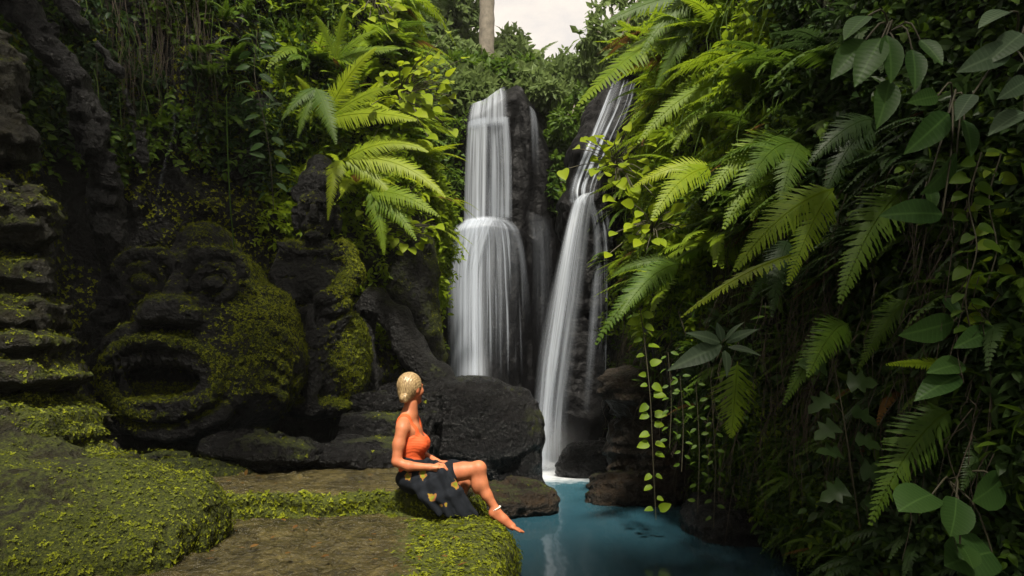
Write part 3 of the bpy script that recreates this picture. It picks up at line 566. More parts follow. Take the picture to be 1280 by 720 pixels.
def drape(target, parent, left, right, mat, n, m, seed, gap=0.03, **k):
    """water hugging a rock: the sheet is laid onto the rock's own surface"""
    me = target.data; bv = BVHTree.FromPolygons([v.co for v in me.vertices], [p.vertices for p in me.polygons])
    def on(G):
        G = G.copy(); c = Vector((0, 0, H))
        for i in range(G.shape[0]):
            for j in range(G.shape[1]):
                d = (Vector(G[i, j]) - c).normalized(); h = bv.ray_cast(c, d)[0]
                if h is not None and abs(h.y - G[i, j, 1]) < 1.5: G[i, j] = h - d * gap
        for _ in range(2): G[1:-1, 1:-1, 1] = 0.25 * (G[:-2, 1:-1, 1] + G[2:, 1:-1, 1] + G[1:-1, :-2, 1] + G[1:-1, 2:, 1]) - 0.012
        return G
    return stream(parent, left, right, mat, n, m, on, bulge=0.02, seed=seed, **k)
C_ = lambda px, py: P(px, py, 12.2)
drape(CHUTE, wf2, [C_(764, 100), C_(752, 130), C_(738, 165), C_(722, 200), C_(710, 235), C_(712, 258)], [C_(797, 102), C_(788, 135), C_(772, 170), C_(757, 205), C_(745, 235), C_(744, 258)], M_STREAK, 60, 40, 21, fade=(0.1, 0.12), top=0.05, bot=0.04, dens=0.85)
drape(CHUTE, wf2, [C_(768, 100), C_(748, 150), C_(728, 195), C_(712, 235), C_(710, 256)], [C_(778, 100), C_(762, 150), C_(741, 195), C_(724, 235), C_(724, 256)], M_FALL, 50, 16, 24, fade=(0.35, 0.5), top=0.3, bot=0.05, dens=0.32, gap=0.05)
drape(CHUTE, wf2, [C_(742, 262), C_(748, 330), C_(746, 450), C_(742, 560)], [C_(762, 262), C_(770, 330), C_(768, 450), C_(760, 560)], M_STREAK, 50, 16, 26, fade=(0.3, 0.3), top=0.1, bot=0.3, dens=0.6)
tr = empty("water_trickle", P(205, 250, 8.6), "faint bluish trickle of water on the dark cliff above the carved face", "trickle")
stream(tr, [P(213, 125, 8.5), P(217, 160, 8.45), P(206, 200, 8.4), P(196, 240, 8.3), P(190, 300, 8.2)], [P(217, 125, 8.5), P(222, 160, 8.45), P(212, 200, 8.4), P(204, 240, 8.3), P(202, 300, 8.2)], M_THIN, 40, 6, None, (0.45, 0.45), 0.3, 0.5, 0.02, 31, 0.14)
# spray hanging over the foot of the right waterfall
def volume_mat(name, dens, col=(0.93, 0.95, 0.97), aniso=0.3):
    m = bpy.data.materials.new(name); m.use_nodes = True; nt = m.node_tree; nt.nodes.remove(nt.nodes["Principled BSDF"])
    v = node(nt, "ShaderNodeVolumePrincipled", Density=dens, Anisotropy=aniso); v.inputs['Color'].default_value = (*col, 1); nt.links.new(v.outputs[0], nt.nodes["Material Output"].inputs['Volume']); return m
def spray_mat(name, dens, c, r):
    m = volume_mat(name, dens); nt = m.node_tree; v = [n for n in nt.nodes if n.type == 'PRINCIPLED_VOLUME'][0]; co = nt.nodes.new("ShaderNodeTexCoord").outputs['Object']
    s = node(nt, "ShaderNodeVectorMath", operation='SUBTRACT'); nt.links.new(co, s.inputs[0]); s.inputs[1].default_value = c
    d = node(nt, "ShaderNodeVectorMath", operation='DIVIDE'); nt.links.new(s.outputs[0], d.inputs[0]); d.inputs[1].default_value = r
    l = node(nt, "ShaderNodeVectorMath", operation='LENGTH'); nt.links.new(d.outputs[0], l.inputs[0])
    f = mth(nt, 'SUBTRACT', 0.95, l.outputs['Value'], True); nt.links.new(mth(nt, 'MULTIPLY', mth(nt, 'MULTIPLY', f, f), dens * 2.6), v.inputs['Density']); return m
def blob(name, c, r, mat, label, cat):
    f = Field(np.array(c) - np.array(r) - .1, np.array(c) + np.array(r) + .1, 0.06); f.ell(c, r, 0.05); V, F = f.mesh(); return tag(obj(name, V, F, mat), label, cat, None, 'stuff')
blob("spray", (0.58, 10.95, 0.22), (0.85, 0.5, 0.80), spray_mat("spray", 0.8, (0.58, 10.95, 0.22), (0.85, 0.5, 0.80)), "soft white spray hanging over the foot of the slanting waterfall", "spray")
blob("spray", (-0.72, 12.7, 1.25), (0.70, 0.40, 0.75), spray_mat("spray", 0.5, (-0.72, 12.7, 1.25), (0.70, 0.40, 0.75)), "pale bluish spray drifting at the foot of the main waterfall behind the boulder", "spray")
# thin humid air
HZ = np.array([[x, y, z] for x in (-170, 170) for y in (-165, 175) for z in (-1.8, 24.0)], float)
tag(obj("haze", HZ, np.array([[0, 1, 3, 2], [4, 6, 7, 5], [0, 4, 5, 1], [2, 3, 7, 6], [0, 2, 6, 4], [1, 5, 7, 3]]), volume_mat("humid_air", 0.0006, (0.95, 0.96, 0.93), 0.2), smooth_=False), "thin humid air that pales the far trees", "haze", None, 'stuff')
# ------------------------------------------------------------------ leaves, fronds and plants
def leaf_shape(kind, st=7):
    t = np.linspace(0, 1, st)
    if kind == 'oval': wv = np.sin(np.pi * t ** 0.85) ** 0.8 * 0.24; 
    elif kind == 'lance': wv = np.sin(np.pi * t ** 0.7) * 0.13
    elif kind == 'heart': wv = np.clip(np.sin(np.pi * (t * 0.9 + 0.1) ** 0.75), 0, 1) ** 0.75 * 0.38
    elif kind == 'round': wv = np.sqrt(np.clip(1 - (2 * t - 1) ** 2, 0, 1)) * 0.42
    elif kind == 'lobed': wv = np.array([0.05, 0.42, 0.22, 0.46, 0.20, 0.22, 0.0][:st])
    wv[-1] = 0.004; wv[0] = max(wv[0], 0.012)
    z = -0.22 * t ** 2; xx = t.copy()
    if kind == 'lobed': xx = np.array([0, 0.10, 0.32, 0.52, 0.60, 0.80, 1.0])
    V = []
    for i in range(st):
        for s in (-1, 0, 1): V.append((xx[i], s * wv[i], z[i] + abs(s) * wv[i] * 0.28))
    V = np.array(V); UV = np.stack([np.repeat(xx, 3), np.where(np.arange(st * 3) % 3 == 1, 0.5, 0.5 + (np.arange(st * 3) % 3 - 1) * np.repeat(wv, 3))], 1)
    return V, grid_faces(st, 3, True), UV
LEAFM = {}
def leaf_mesh(kind, mat):
    k = (kind, mat.name)
    if k not in LEAFM:
        V, F, UV = leaf_shape(kind, 7); LEAFM[k] = make_mesh("leaf", V, F, mat=mat, uv=UV, attrs={'tint': 0.25 + 0.5 * np.abs(V[:, 0])})
    return LEAFM[k]
def frame(o, base, X, Z, size, parent=None):
    X = nrm(X); Y = nrm(np.cross(Z, X)); Z = np.cross(X, Y)
    size = np.ones(3) * size
    M = Matrix(((X[0] * size[0], Y[0] * size[1], Z[0] * size[2], base[0]), (X[1] * size[0], Y[1] * size[1], Z[1] * size[2], base[1]), (X[2] * size[0], Y[2] * size[1], Z[2] * size[2], base[2]), (0, 0, 0, 1)))
    o.matrix_world = M
    if parent is not None:
        M2 = M.copy(); M2.translation = M.translation - Vector(parent.location); o.parent = parent; o.matrix_parent_inverse = Matrix.Identity(4); o.matrix_basis = M2
    return o
def leaf(parent, base, tip, kind, mat, face=None, w=1.0, name="leaf"):
    o = bpy.data.objects.new(name, leaf_mesh(kind, mat)); COL.objects.link(o)
    X = np.asarray(tip) - np.asarray(base); L = np.linalg.norm(X)
    Z = np.array([0, -0.75, 0.6]) + 0.35 * R.normal(size=3) if face is None else np.asarray(face)
    return frame(o, base, X + np.array([0, 0, 0.12 * L]), Z, (L, L * w, L), parent)
def frond_geo(base, tip, arch=0.25, width=0.2, n=26, m=4, lobed=False, face=None, fwd=0.45, curl=0.0):
    base, tip = np.asarray(base, float), np.asarray(tip, float); L = np.linalg.norm(tip - base)
    c = (base + tip) / 2 + np.array([0, 0, arch * L]) + R.normal(size=3) * 0.04 * L
    t = np.linspace(0.06, 0.995, n); C = (1 - t)[:, None] ** 2 * base + 2 * (t * (1 - t))[:, None] * c + t[:, None] ** 2 * tip
    T = nrm(2 * (1 - t)[:, None] * (c - base) + 2 * t[:, None] * (tip - c))
    N0 = np.array([0, -0.45, 0.9]) if face is None else np.asarray(face, float)
    S = nrm(np.cross(np.broadcast_to(N0, T.shape), T)); Nn = np.cross(T, S)
    pl = width * L * (np.clip(t * 4.2, 0, 1) ** 0.6) * (1.02 - t) ** 0.72 * 1.05; pl *= 0.92 + 0.16 * R.random(n)
    sp = L / n; seg = np.linspace(0, 1, m + 1)
    V = np.zeros((n, 2, m + 1, 2, 3)); 
    for k, sg in enumerate((-1, 1)):
        a = fwd + 0.35 * t + 0.08 * R.normal(size=n)
        D = S * sg * np.cos(a)[:, None] + T * np.sin(a)[:, None]; A = T * np.cos(a)[:, None] - S * sg * np.sin(a)[:, None]
        hw = sp * 0.50 * np.clip(1.06 - seg, 0, 1) ** 0.55
        if lobed: hw = hw * np.where(np.arange(m + 1) % 2 == 0, 1.12, 0.62)
        dr = 0.10 + 0.22 * R.random(n)
        for j in range(m + 1):
            cen = C + D * (pl * seg[j])[:, None] - Nn * (pl * dr * seg[j] ** 2)[:, None] + T * (curl * pl * seg[j] ** 2)[:, None]
            V[:, k, j, 0] = cen + A * hw[j] * sg; V[:, k, j, 1] = cen - A * hw[j] * sg
    V = V.reshape(-1, 3); b = (np.arange(n * 2) * (m + 1) * 2)[:, None]; j = np.arange(m)[None] * 2
    F = np.stack([b + j, b + j + 1, b + j + 3, b + j + 2], -1).reshape(-1, 4)
    tint = np.clip(np.repeat(0.25 + 0.5 * t + 0.15 * R.normal(size=n), 2 * (m + 1) * 2), 0, 1)
    tt = np.linspace(0, 0.98, 10); RC = (1 - tt)[:, None] ** 2 * base + 2 * (tt * (1 - tt))[:, None] * c + tt[:, None] ** 2 * tip
    tv, tf = tube(RC, np.linspace(0.006, 0.0015, 10) * (0.6 + L * 0.6), 3)
    F = np.concatenate([F, tf + len(V)]); V = np.concatenate([V, tv]); tint = np.concatenate([tint, np.full(len(tv), 0.8)])
    return V, F, tint
def frond(parent, base, tip, mat, **k):
    V, F, tint = frond_geo(base, tip, **k); return obj("frond", V, F, mat, parent, attrs={'tint': tint}, smooth_=False)
def fern(base, tips, mat, label, group=None, width=0.2, name="fern", **k):
    e = empty(name, base, label, "fern", group)
    for tp in tips: frond(e, base, tp, mat, width=width, **k)
    return e
UP = np.array([0, 0, 1.0])
def fern_auto(base, nv, L, nf, mat, label, group, down=0.5, width=0.2, n=20, m=3, **k):
    """a clump of arching fronds growing out of a wall (nv) or the ground"""
    e = empty("fern", base, label, "fern", group); nv = nrm(nv); side = nrm(np.cross(UP, nv) + 1e-3)
    for i in range(nf):
        a = (i + 0.5 + 0.5 * R.normal()) / nf * 2 - 1; l = L * (0.7 + 0.5 * R.random())
        d = nrm(nv * (0.75 + 0.3 * R.random()) + side * a * 1.25 + UP * (0.55 - 0.5 * abs(a) - 0.4 * R.random()))
        tip = np.asarray(base) + d * l - UP * down * l * (0.5 + 0.6 * R.random())
        frond(e, base, tip, L_DRY if R.random() < 0.045 else L_MID if (mat is L_BRIGHT and R.random() < 0.12) else mat, width=width * (0.85 + 0.3 * R.random()), n=n, m=m, arch=0.18 + 0.18 * R.random(), face=nv * 0.5 + UP * 0.8, **k)
    return e
def pick(surf, box, cnt, cond=None):
    V, N, ms = SURF[surf]; px = proj(V); ok = (px[:, 0] > box[0]) & (px[:, 0] < box[2]) & (px[:, 1] > box[1]) & (px[:, 1] < box[3]) & (V[:, 1] > 2.0)
    if cond is not None: ok &= cond(V, N)
    i = np.flatnonzero(ok); 
    if len(i) == 0: return np.zeros((0, 3)), np.zeros((0, 3))
    wgt = V[i, 1] ** -2.0; wgt /= wgt.sum()      # even in the picture
    wgt = np.ones(len(i)) / len(i) if cnt < 0 else wgt
    i = R.choice(i, abs(cnt), p=None if False else (V[i, 1] ** -1.2) / (V[i, 1] ** -1.2).sum()); return V[i] + 0.04 * R.normal(size=(len(i), 3)), N[i]

# ---- undergrowth: sprigs of small leaves that cover the walls
def sprig(kind, nl, L, ls, lean=0.5):
    V0, F0, _ = leaf_shape(kind, 4); pos, X, Z, sz = [], [], [], []
    for i in range(nl):
        t = (i + 1) / nl; a = i * 2.4 + R.normal() * 0.3
        pos.append((L * t, 0.05 * L * math.sin(3 * t), -0.25 * L * t * t)); X.append((0.45, math.cos(a), 0.6 * math.sin(a) - 0.15)); Z.append((0.2 * R.normal(), 0.3 * R.normal(), 1)); sz.append(ls * (0.7 + 0.6 * R.random()))
    V, F, _ = bake(V0, F0, np.array(pos), np.array(X), np.array(Z), np.array(sz)); return V, F
def cover(name, label, surf_pts, kind, mat, L, ls, nl=9, hang=0.5, cat="undergrowth"):
    pos, nv = surf_pts; n = len(pos)
    if n == 0: return
    parts = []
    sv = [sprig(kind, nl, L, ls) for _ in range(3)]; g = R.integers(0, 3, n); out = []; ti = []
    for k in range(3):
        i = np.flatnonzero(g == k)
        if not len(i): continue
        X = nv[i] * 0.7 + R.normal(size=(len(i), 3)) * 0.55 - UP * hang * R.random((len(i), 1)); Z = UP * 0.7 + nv[i] * 0.6 + 0.3 * R.normal(size=(len(i), 3))
        tt = np.clip(0.5 + 0.45 * fbm(pos[i], 1.7, 3, 0.5, 77) + 0.22 * R.normal(size=len(i)), 0, 1)
        V, F, a = bake(sv[k][0], sv[k][1], pos[i] - nv[i] * 0.02, X, Z, 0.65 + 0.7 * R.random(len(i)), tt); out.append((V, F)); ti.append(a['tint'])
    V, F = merge(out); o = obj(name, V, F, mat, attrs={'tint': np.concatenate(ti)}, smooth_=False); tag(o, label, cat, None, 'stuff'); return o
def cat2(*a): return np.concatenate([x[0] for x in a]), np.concatenate([x[1] for x in a])
nl_ = lambda thr, fr, sd: (lambda V, N: fbm(V, fr, 3, 0.5, sd) > thr)
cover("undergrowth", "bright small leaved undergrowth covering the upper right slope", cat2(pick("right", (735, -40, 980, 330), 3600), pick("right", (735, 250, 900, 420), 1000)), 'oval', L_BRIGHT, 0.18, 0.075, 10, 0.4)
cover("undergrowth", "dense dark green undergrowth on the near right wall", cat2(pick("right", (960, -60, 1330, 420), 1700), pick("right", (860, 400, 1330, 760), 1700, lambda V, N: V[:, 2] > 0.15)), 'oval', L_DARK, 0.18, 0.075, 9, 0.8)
cover("undergrowth", "mid green lance leaved creepers on the right wall above the pool", cat2(pick("right", (760, 200, 1330, 560), 1500, nl_(-0.05, 1.0, 3)), pick("right", (860, 520, 1100, 760), 500, lambda V, N: V[:, 2] > 0.2)), 'lance', L_MID, 0.22, 0.085, 8, 1.2)
cover("undergrowth", "bright leafy undergrowth on the cliff left of the main waterfall", cat2(pick("left", (330, -40, 590, 300), 3600), pick("left", (450, 200, 580, 440), 1200)), 'oval', L_BRIGHT, 0.20, 0.08, 10, 0.5)
cover("undergrowth", "sparse dark green plants hanging from the top of the left cliff", cat2(pick("left", (-40, -60, 380, 170), 1000, nl_(-0.1, 0.9, 5)), pick("left", (230, 60, 420, 230), 330, nl_(0.0, 0.9, 6))), 'oval', L_DARK, 0.2, 0.09, 8, 0.9)
cover("undergrowth", "green bushes on the hillside above the main waterfall", pick("back", (430, 20, 800, 135), 4200, lambda V, N: V[:, 1] > 14.8), 'oval', L_FAR, 0.45, 0.17, 12, 0.1)
cover("undergrowth", "leafy growth on the rim between the two waterfalls", pick("back", (672, 60, 790, 330), 700, lambda V, N: (V[:, 0] > 0.75) & (fbm(V, 1.2, 2, 0.5, 4) + 0.25 * (V[:, 2] - 5.4) > 0.0)), 'oval', L_MID, 0.22, 0.12, 9, 0.7)
cover("undergrowth", "leaves along the left edge of the black waterfall rock", pick("back", (520, 60, 582, 330), 380, lambda V, N: fbm(V, 1.2, 2, 0.5, 4) > -0.1), 'oval', L_MID, 0.22, 0.12, 9, 0.7)

cover("undergrowth", "fine heart leaved creepers woven over the near right wall", cat2(pick("right", (980, -60, 1330, 480), 1300, nl_(-0.1, 1.4, 31)), pick("right", (860, 420, 1330, 760), 900, lambda V, N: V[:, 2] > 0.2)), 'heart', L_MID, 0.20, 0.042, 11, 1.3)
cover("undergrowth", "green creepers hanging over the upper left cliff", pick("left", (-40, -60, 420, 190), 900, nl_(-0.15, 1.1, 33)), 'heart', L_MID, 0.35, 0.06, 12, 1.6)
cover("undergrowth", "light green small leaves trailing low on the right wall over the water", pick("right", (850, 470, 1060, 730), 650, lambda V, N: (V[:, 2] > 0.2) & (fbm(V, 1.6, 2, 0.5, 8) > -0.1)), 'oval', L_BRIGHT, 0.20, 0.045, 11, 1.4)
# ---- fill ferns, zone by zone
LAND = [((608, 35), "the palm trunk"), ((610, 190), "the main waterfall"), ((760, 150), "the top of the slanting waterfall"), ((700, 400), "the slanting waterfall"), ((385, 240), "the statue's head"), ((395, 420), "the statue"),
        ((215, 440), "the carved face"), ((500, 210), "the largest pale arching fern"), ((450, 90), "the bright upright fern"), ((525, 110), "the glowing yellow shrub"), ((470, 380), "the root-like arch"), ((335, 150), "the dark leafy vine"),
        ((800, 80), "the long arching frond"), ((955, 295), "the large bright fern"), ((1090, 315), "the brownish green frond"), ((925, 395), "the thin yellow frond"), ((900, 435), "the star of pale leaves"), ((918, 500), "the straight hanging frond"),
        ((1090, 80), "the big pointed leaves"), ((1165, 200), "the long glossy leaves"), ((1240, 100), "the pale grey green leaves"), ((1240, 320), "the heart-leaf creepers"), ((1060, 550), "the lobed creeper"), ((1140, 580), "the big pale frond"),
        ((1190, 640), "the round dark leaves"), ((1160, 455), "the narrow bright frond"), ((1170, 420), "the broad shaded leaves"), ((815, 520), "the vine with paired leaves"), ((765, 460), "the brown layered rock"), ((770, 215), "the bright big leaved shrub"),
        ((840, 240), "the glowing yellow green fern"), ((920, 230), "the wide soft fern"), ((815, 170), "the fern with two long fronds"), ((1020, 200), "the dark fern under pointed leaves"), ((865, 560), "the thin vines"), ((700, 580), "the foam"), ((690, 20), "the sky gap")]
USED = {}
def place_label(base, L, n, tone):
    x, y = proj(np.array([base]))[0]; ds = sorted([(math.hypot(x - a[0], y - a[1]), a, t) for a, t in LAND])
    for j in range(4):
        for extra in ("", " with %s fronds" % ["few", "two", "three", "four", "five", "six", "seven", "eight", "nine"][min(n, 8)]):
            d, a, t = ds[j]; dx, dy = x - a[0], y - a[1]; sz = "small" if L < 0.35 else "medium" if L < 0.6 else "large"
            far = "close " if d < 28 else "" if d < 60 else "well "
            ew = "left of" if dx < 0 else "right of"; ns = "above" if dy < 0 else "below"
            w_ = ew if abs(dx) > 2.2 * abs(dy) else ns if abs(dy) > 2.2 * abs(dx) else "%s and %s" % (ns, ew)
            lab = "%s %s fern%s growing %s%s %s" % (sz, tone, extra, far, w_, t)
            if lab not in USED and len(lab.split()) <= 16: USED[lab] = 1; return lab
    return None
def zone(surf, box, cnt, L, mat, label, group, cond=None, nf=6, **k):
    tone = {"bright_fern_leaf": "bright", "mid_green_leaf": "mid green", "dark_green_leaf": "dark", "yellow_green_leaf": "yellow green", "far_tree_leaf": "hazy"}[mat.name]
    p, nv = pick(surf, box, cnt, cond)
    for i in range(len(p)):
        n_ = nf + int(R.integers(-1, 2)); l_ = L * (0.7 + 0.6 * R.random())
        fern_auto(p[i] + nv[i] * 0.05, nv[i], l_, n_, mat, place_label(p[i], l_, n_, tone) or label, group, **k)
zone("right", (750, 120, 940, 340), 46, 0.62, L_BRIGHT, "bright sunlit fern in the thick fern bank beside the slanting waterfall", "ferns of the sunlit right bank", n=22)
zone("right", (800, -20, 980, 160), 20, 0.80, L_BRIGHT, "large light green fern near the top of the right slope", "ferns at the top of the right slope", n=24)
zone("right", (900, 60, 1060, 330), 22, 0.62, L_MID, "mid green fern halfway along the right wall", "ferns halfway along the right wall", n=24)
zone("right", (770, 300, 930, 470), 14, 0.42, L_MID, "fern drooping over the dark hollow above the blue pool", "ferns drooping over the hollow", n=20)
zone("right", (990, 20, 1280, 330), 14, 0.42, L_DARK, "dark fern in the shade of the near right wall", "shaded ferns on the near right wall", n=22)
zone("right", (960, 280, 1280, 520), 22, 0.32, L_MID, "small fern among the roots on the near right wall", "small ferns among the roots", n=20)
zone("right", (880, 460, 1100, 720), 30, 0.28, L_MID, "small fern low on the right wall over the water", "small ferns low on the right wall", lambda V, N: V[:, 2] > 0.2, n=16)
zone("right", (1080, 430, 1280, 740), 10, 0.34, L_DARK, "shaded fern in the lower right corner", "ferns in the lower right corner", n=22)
zone("left", (370, -20, 560, 170), 34, 0.75, L_BRIGHT, "bright arching fern high on the cliff left of the waterfall", "ferns high on the left cliff", n=24)
zone("left", (400, 130, 575, 310), 18, 0.62, L_YELLOW, "yellow green fern on the lit shoulder of the left cliff", "ferns on the lit shoulder", n=22)
zone("left", (200, -20, 400, 150), 20, 0.45, L_MID, "small dark fern above the standing statue", "ferns above the statue", n=18)
zone("back", (470, 40, 740, 125), 12, 1.3, L_FAR, "hazy fern on the slope above the main waterfall", "ferns above the waterfall", lambda V, N: V[:, 1] > 14.9, n=20)

# ---- ferns one can point to
def hero(d, base, tips, mat, label, arch=0.22, width=0.22, n=34, m=6, lobed=True, face=(0, -0.9, 0.45), db=0.0, **k):
    b = P(*base, d); return fern(b, [P(x, y, d - 0.25 + 0.12 * R.normal() + db) for x, y in tips], mat, label, None, width, arch=arch, n=n, m=m, lobed=lobed, face=np.array(face), **k)
hero(4.0, (1042, 236), [(918, 338), (985, 356)], L_BRIGHT, "large bright fern with two broad fronds in the middle of the right wall", width=0.23, n=38)
hero(4.0, (1135, 232), [(1050, 378)], L_MID, "long brownish green fern frond hanging right of the large bright fern", width=0.22, n=34)
hero(4.1, (1000, 316), [(852, 396)], L_YELLOW, "thin yellow green frond stretching left toward the falls", width=0.14, arch=0.12, face=(0, -0.3, 0.9))
hero(3.9, (1135, 375), [(1072, 464)], L_MID, "short curved olive frond below the large bright fern", width=0.24)
hero(4.0, (1060, 405), [(980, 505), (1010, 470)], L_MID, "olive fern with a rusty frond tip above the lobed creeper", width=0.22)
hero(4.6, (922, 452), [(914, 546)], L_BRIGHT, "broad bright frond hanging straight down below the whorled plant", width=0.42, arch=0.05, n=30)
hero(3.5, (1190, 512), [(1088, 655)], L_MID, "big pale arching frond in the lower right with spread leaflets", width=0.27, n=34)
hero(3.5, (1215, 462), [(1108, 456)], L_BRIGHT, "narrow bright frond pointing left over the dark roots at right", width=0.10, arch=0.05, n=30)
hero(3.5, (1250, 545), [(1203, 612), (1228, 600)], L_DARK, "dark ragged fern beside the round leaves at lower right", width=0.26)
hero(8.2, (905, 20), [(722, 132)], L_BRIGHT, "long arching frond reaching left across the top of the slanting waterfall", width=0.20, arch=0.20, n=46, m=5, lobed=False, face=(-0.4, -0.8, 0.5), fwd=0.15)
hero(8.0, (900, -10), [(755, 30), (800, 70), (820, 110)], L_MID, "feathery tree fern fronds against the sky at upper right", width=0.2, n=40, m=4, lobed=False)
hero(7.0, (905, 105), [(798, 178), (840, 190)], L_BRIGHT, "lit fern with two long fronds just under the big arching frond", width=0.20, n=36)
hero(5.6, (985, 170), [(880, 250), (905, 285), (940, 275)], L_BRIGHT, "wide soft fern with three fronds beside the dark upper leaves", width=0.24, n=36)
hero(6.0, (890, 210), [(790, 235), (815, 275)], L_YELLOW, "glowing yellow green fern in the centre of the right bank", width=0.22, n=32)
hero(6.4, (850, 330), [(745, 430), (772, 400), (765, 345)], L_MID, "drooping fern over the brown layered rock", width=0.18, n=32)
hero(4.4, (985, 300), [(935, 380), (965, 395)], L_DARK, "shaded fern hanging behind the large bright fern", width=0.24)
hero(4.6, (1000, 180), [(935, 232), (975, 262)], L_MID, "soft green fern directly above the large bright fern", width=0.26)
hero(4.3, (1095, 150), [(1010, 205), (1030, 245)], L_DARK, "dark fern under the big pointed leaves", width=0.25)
hero(8.6, (428, 200), [(556, 246), (535, 190), (500, 262), (410, 275)], L_YELLOW, "largest pale arching fern on the left cliff, its fronds bending down", width=0.19, n=62, m=5, arch=0.30, lobed=False)
hero(8.8, (405, 150), [(470, 60), (500, 105), (520, 150), (370, 95)], L_YELLOW, "bright upright fern with raised fronds on the upper left cliff", width=0.22, n=52, arch=0.16, lobed=False)
hero(8.9, (420, 75), [(432, 12), (470, 38), (395, 20), (500, 60)], L_BRIGHT, "bright fern at the very top of the left cliff", width=0.22, n=50, arch=0.12, lobed=False)
hero(8.5, (395, 110), [(352, 150), (372, 172), (420, 180)], L_MID, "green fern hanging beside the statue's headdress", width=0.22, n=34)
hero(8.6, (460, 240), [(520, 300), (480, 318), (548, 270)], L_BRIGHT, "low bright fern over the root-like arch", width=0.22, n=30)
# ---- broad leaved plants
def leafy(name, base, leaves, kind, mat, label, d, cat="plant", w=1.0, stems=True, jit=0.12):
    b = P(*base, d); e = empty(name, b, label, cat)
    if d < 3.8: leaves = [(x0, y0, x0 + 0.80 * (x1 - x0), y0 + 0.80 * (y1 - y0)) for x0, y0, x1, y1 in leaves]
    if cat == 'shrub':
        leaves = [(x0 + j * 9 * R.normal(), y0 + j * 9 * R.normal(), 0, 0, (x1 - x0) * 0.62 * (1 - .18 * j), (y1 - y0) * 0.62 * (1 - .18 * j)) for (x0, y0, x1, y1) in leaves for j in range(4)]
        leaves = [(a, b_, a + g + 3 * R.normal(), b_ + h_ + 3 * R.normal()) for a, b_, _, _, g, h_ in leaves]
    for (x0, y0, x1, y1) in leaves:
        dd = d - 0.15 - jit * R.random(); p0 = P(x0, y0, dd + 0.05); leaf(e, p0, P(x1, y1, dd - 0.06), kind, mat, w=w)
        if stems:
            md = (b + p0) / 2 + np.array([0, -0.04, 0.05]); tv, tf = tube(smooth_path([b, md, p0], 6), 0.005, 4); obj("stem", tv, tf, M_STEM, e)
    return e
leafy("broad_leaf_plant", (1112, 40), [(1082, 50, 1040, 102), (1102, 48, 1070, 112), (1108, 44, 1124, 108), (1140, 62, 1152, 116), (1112, 100, 1104, 166), (1150, 50, 1185, 82), (1085, 20, 1052, 48)], 'oval', L_BROAD, "plant with big pointed ribbed leaves hanging at upper right", 3.7, w=0.95)
leafy("broad_leaf_plant", (1190, 120), [(1186, 142, 1138, 202), (1196, 192, 1166, 262), (1160, 232, 1172, 268), (1178, 268, 1098, 272), (1172, 120, 1140, 132), (1205, 150, 1225, 200)], 'oval', L_BROAD, "dark plant with long glossy leaves below the big pointed leaves", 3.5, w=0.85)
leafy("broad_leaf_plant", (1268, 60), [(1278, 42, 1238, 82), (1262, 62, 1204, 96), (1280, 140, 1236, 168), (1262, 15, 1222, 30), (1284, 100, 1256, 128), (1216, 118, 1196, 150)], 'oval', L_GREY, "pale grey green leaves at the upper right edge of the wall", 3.3, w=0.8)
leafy("whorled_plant", (904, 434), [(902, 432, 843, 464), (900, 428, 864, 418), (908, 428, 946, 412), (910, 434, 950, 442), (906, 438, 912, 468), (902, 426, 898, 400), (906, 426, 925, 402)], 'lance', L_GREY, "pale plant with a star of long leaves on the right wall over the pool", 4.6, w=1.35, stems=False)
leafy("broad_leaf_plant", (1215, 395), [(1192, 402, 1128, 436), (1238, 414, 1196, 440), (1200, 470, 1140, 504), (1226, 405, 1246, 430), (1180, 372, 1204, 400), (1205, 455, 1160, 468)], 'oval', L_BROAD, "shaded plant with broad grey green leaves at the right, halfway down", 3.5, w=0.95)
leafy("round_leaf_plant", (1185, 600), [(1165, 618, 1120, 640), (1195, 622, 1196, 680), (1250, 600, 1225, 640), (1200, 680, 1225, 715), (1240, 690, 1180, 712)], 'round', L_BROAD, "plant with rounded dark leaves in the lower right corner", 3.4)
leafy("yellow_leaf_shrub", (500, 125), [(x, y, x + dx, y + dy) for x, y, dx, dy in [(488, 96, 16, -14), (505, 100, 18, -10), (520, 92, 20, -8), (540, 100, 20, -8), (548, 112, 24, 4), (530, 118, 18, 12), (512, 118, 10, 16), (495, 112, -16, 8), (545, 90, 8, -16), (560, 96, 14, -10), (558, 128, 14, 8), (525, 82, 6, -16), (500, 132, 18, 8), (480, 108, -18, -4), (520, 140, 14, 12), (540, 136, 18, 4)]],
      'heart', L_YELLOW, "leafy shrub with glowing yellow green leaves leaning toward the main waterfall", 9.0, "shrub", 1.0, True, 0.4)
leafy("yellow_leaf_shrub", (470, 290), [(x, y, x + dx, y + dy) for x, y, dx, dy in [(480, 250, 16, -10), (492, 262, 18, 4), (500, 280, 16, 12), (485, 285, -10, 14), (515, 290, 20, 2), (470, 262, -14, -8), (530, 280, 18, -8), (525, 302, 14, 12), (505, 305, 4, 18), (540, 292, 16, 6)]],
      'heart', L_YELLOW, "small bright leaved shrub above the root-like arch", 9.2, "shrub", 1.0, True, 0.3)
leafy("yellow_leaf_shrub", (470, 10), [(x, y, x + dx, y + dy) for x, y, dx, dy in [(470, 5, 26, 2), (490, 12, 20, -8), (455, 12, -20, 6), (462, 22, 8, 18), (482, 22, 18, 10)]], 'oval', L_YELLOW, "large light green leaves at the top edge left of the palm trunk", 7.0, "shrub", 1.0, True, 0.3)
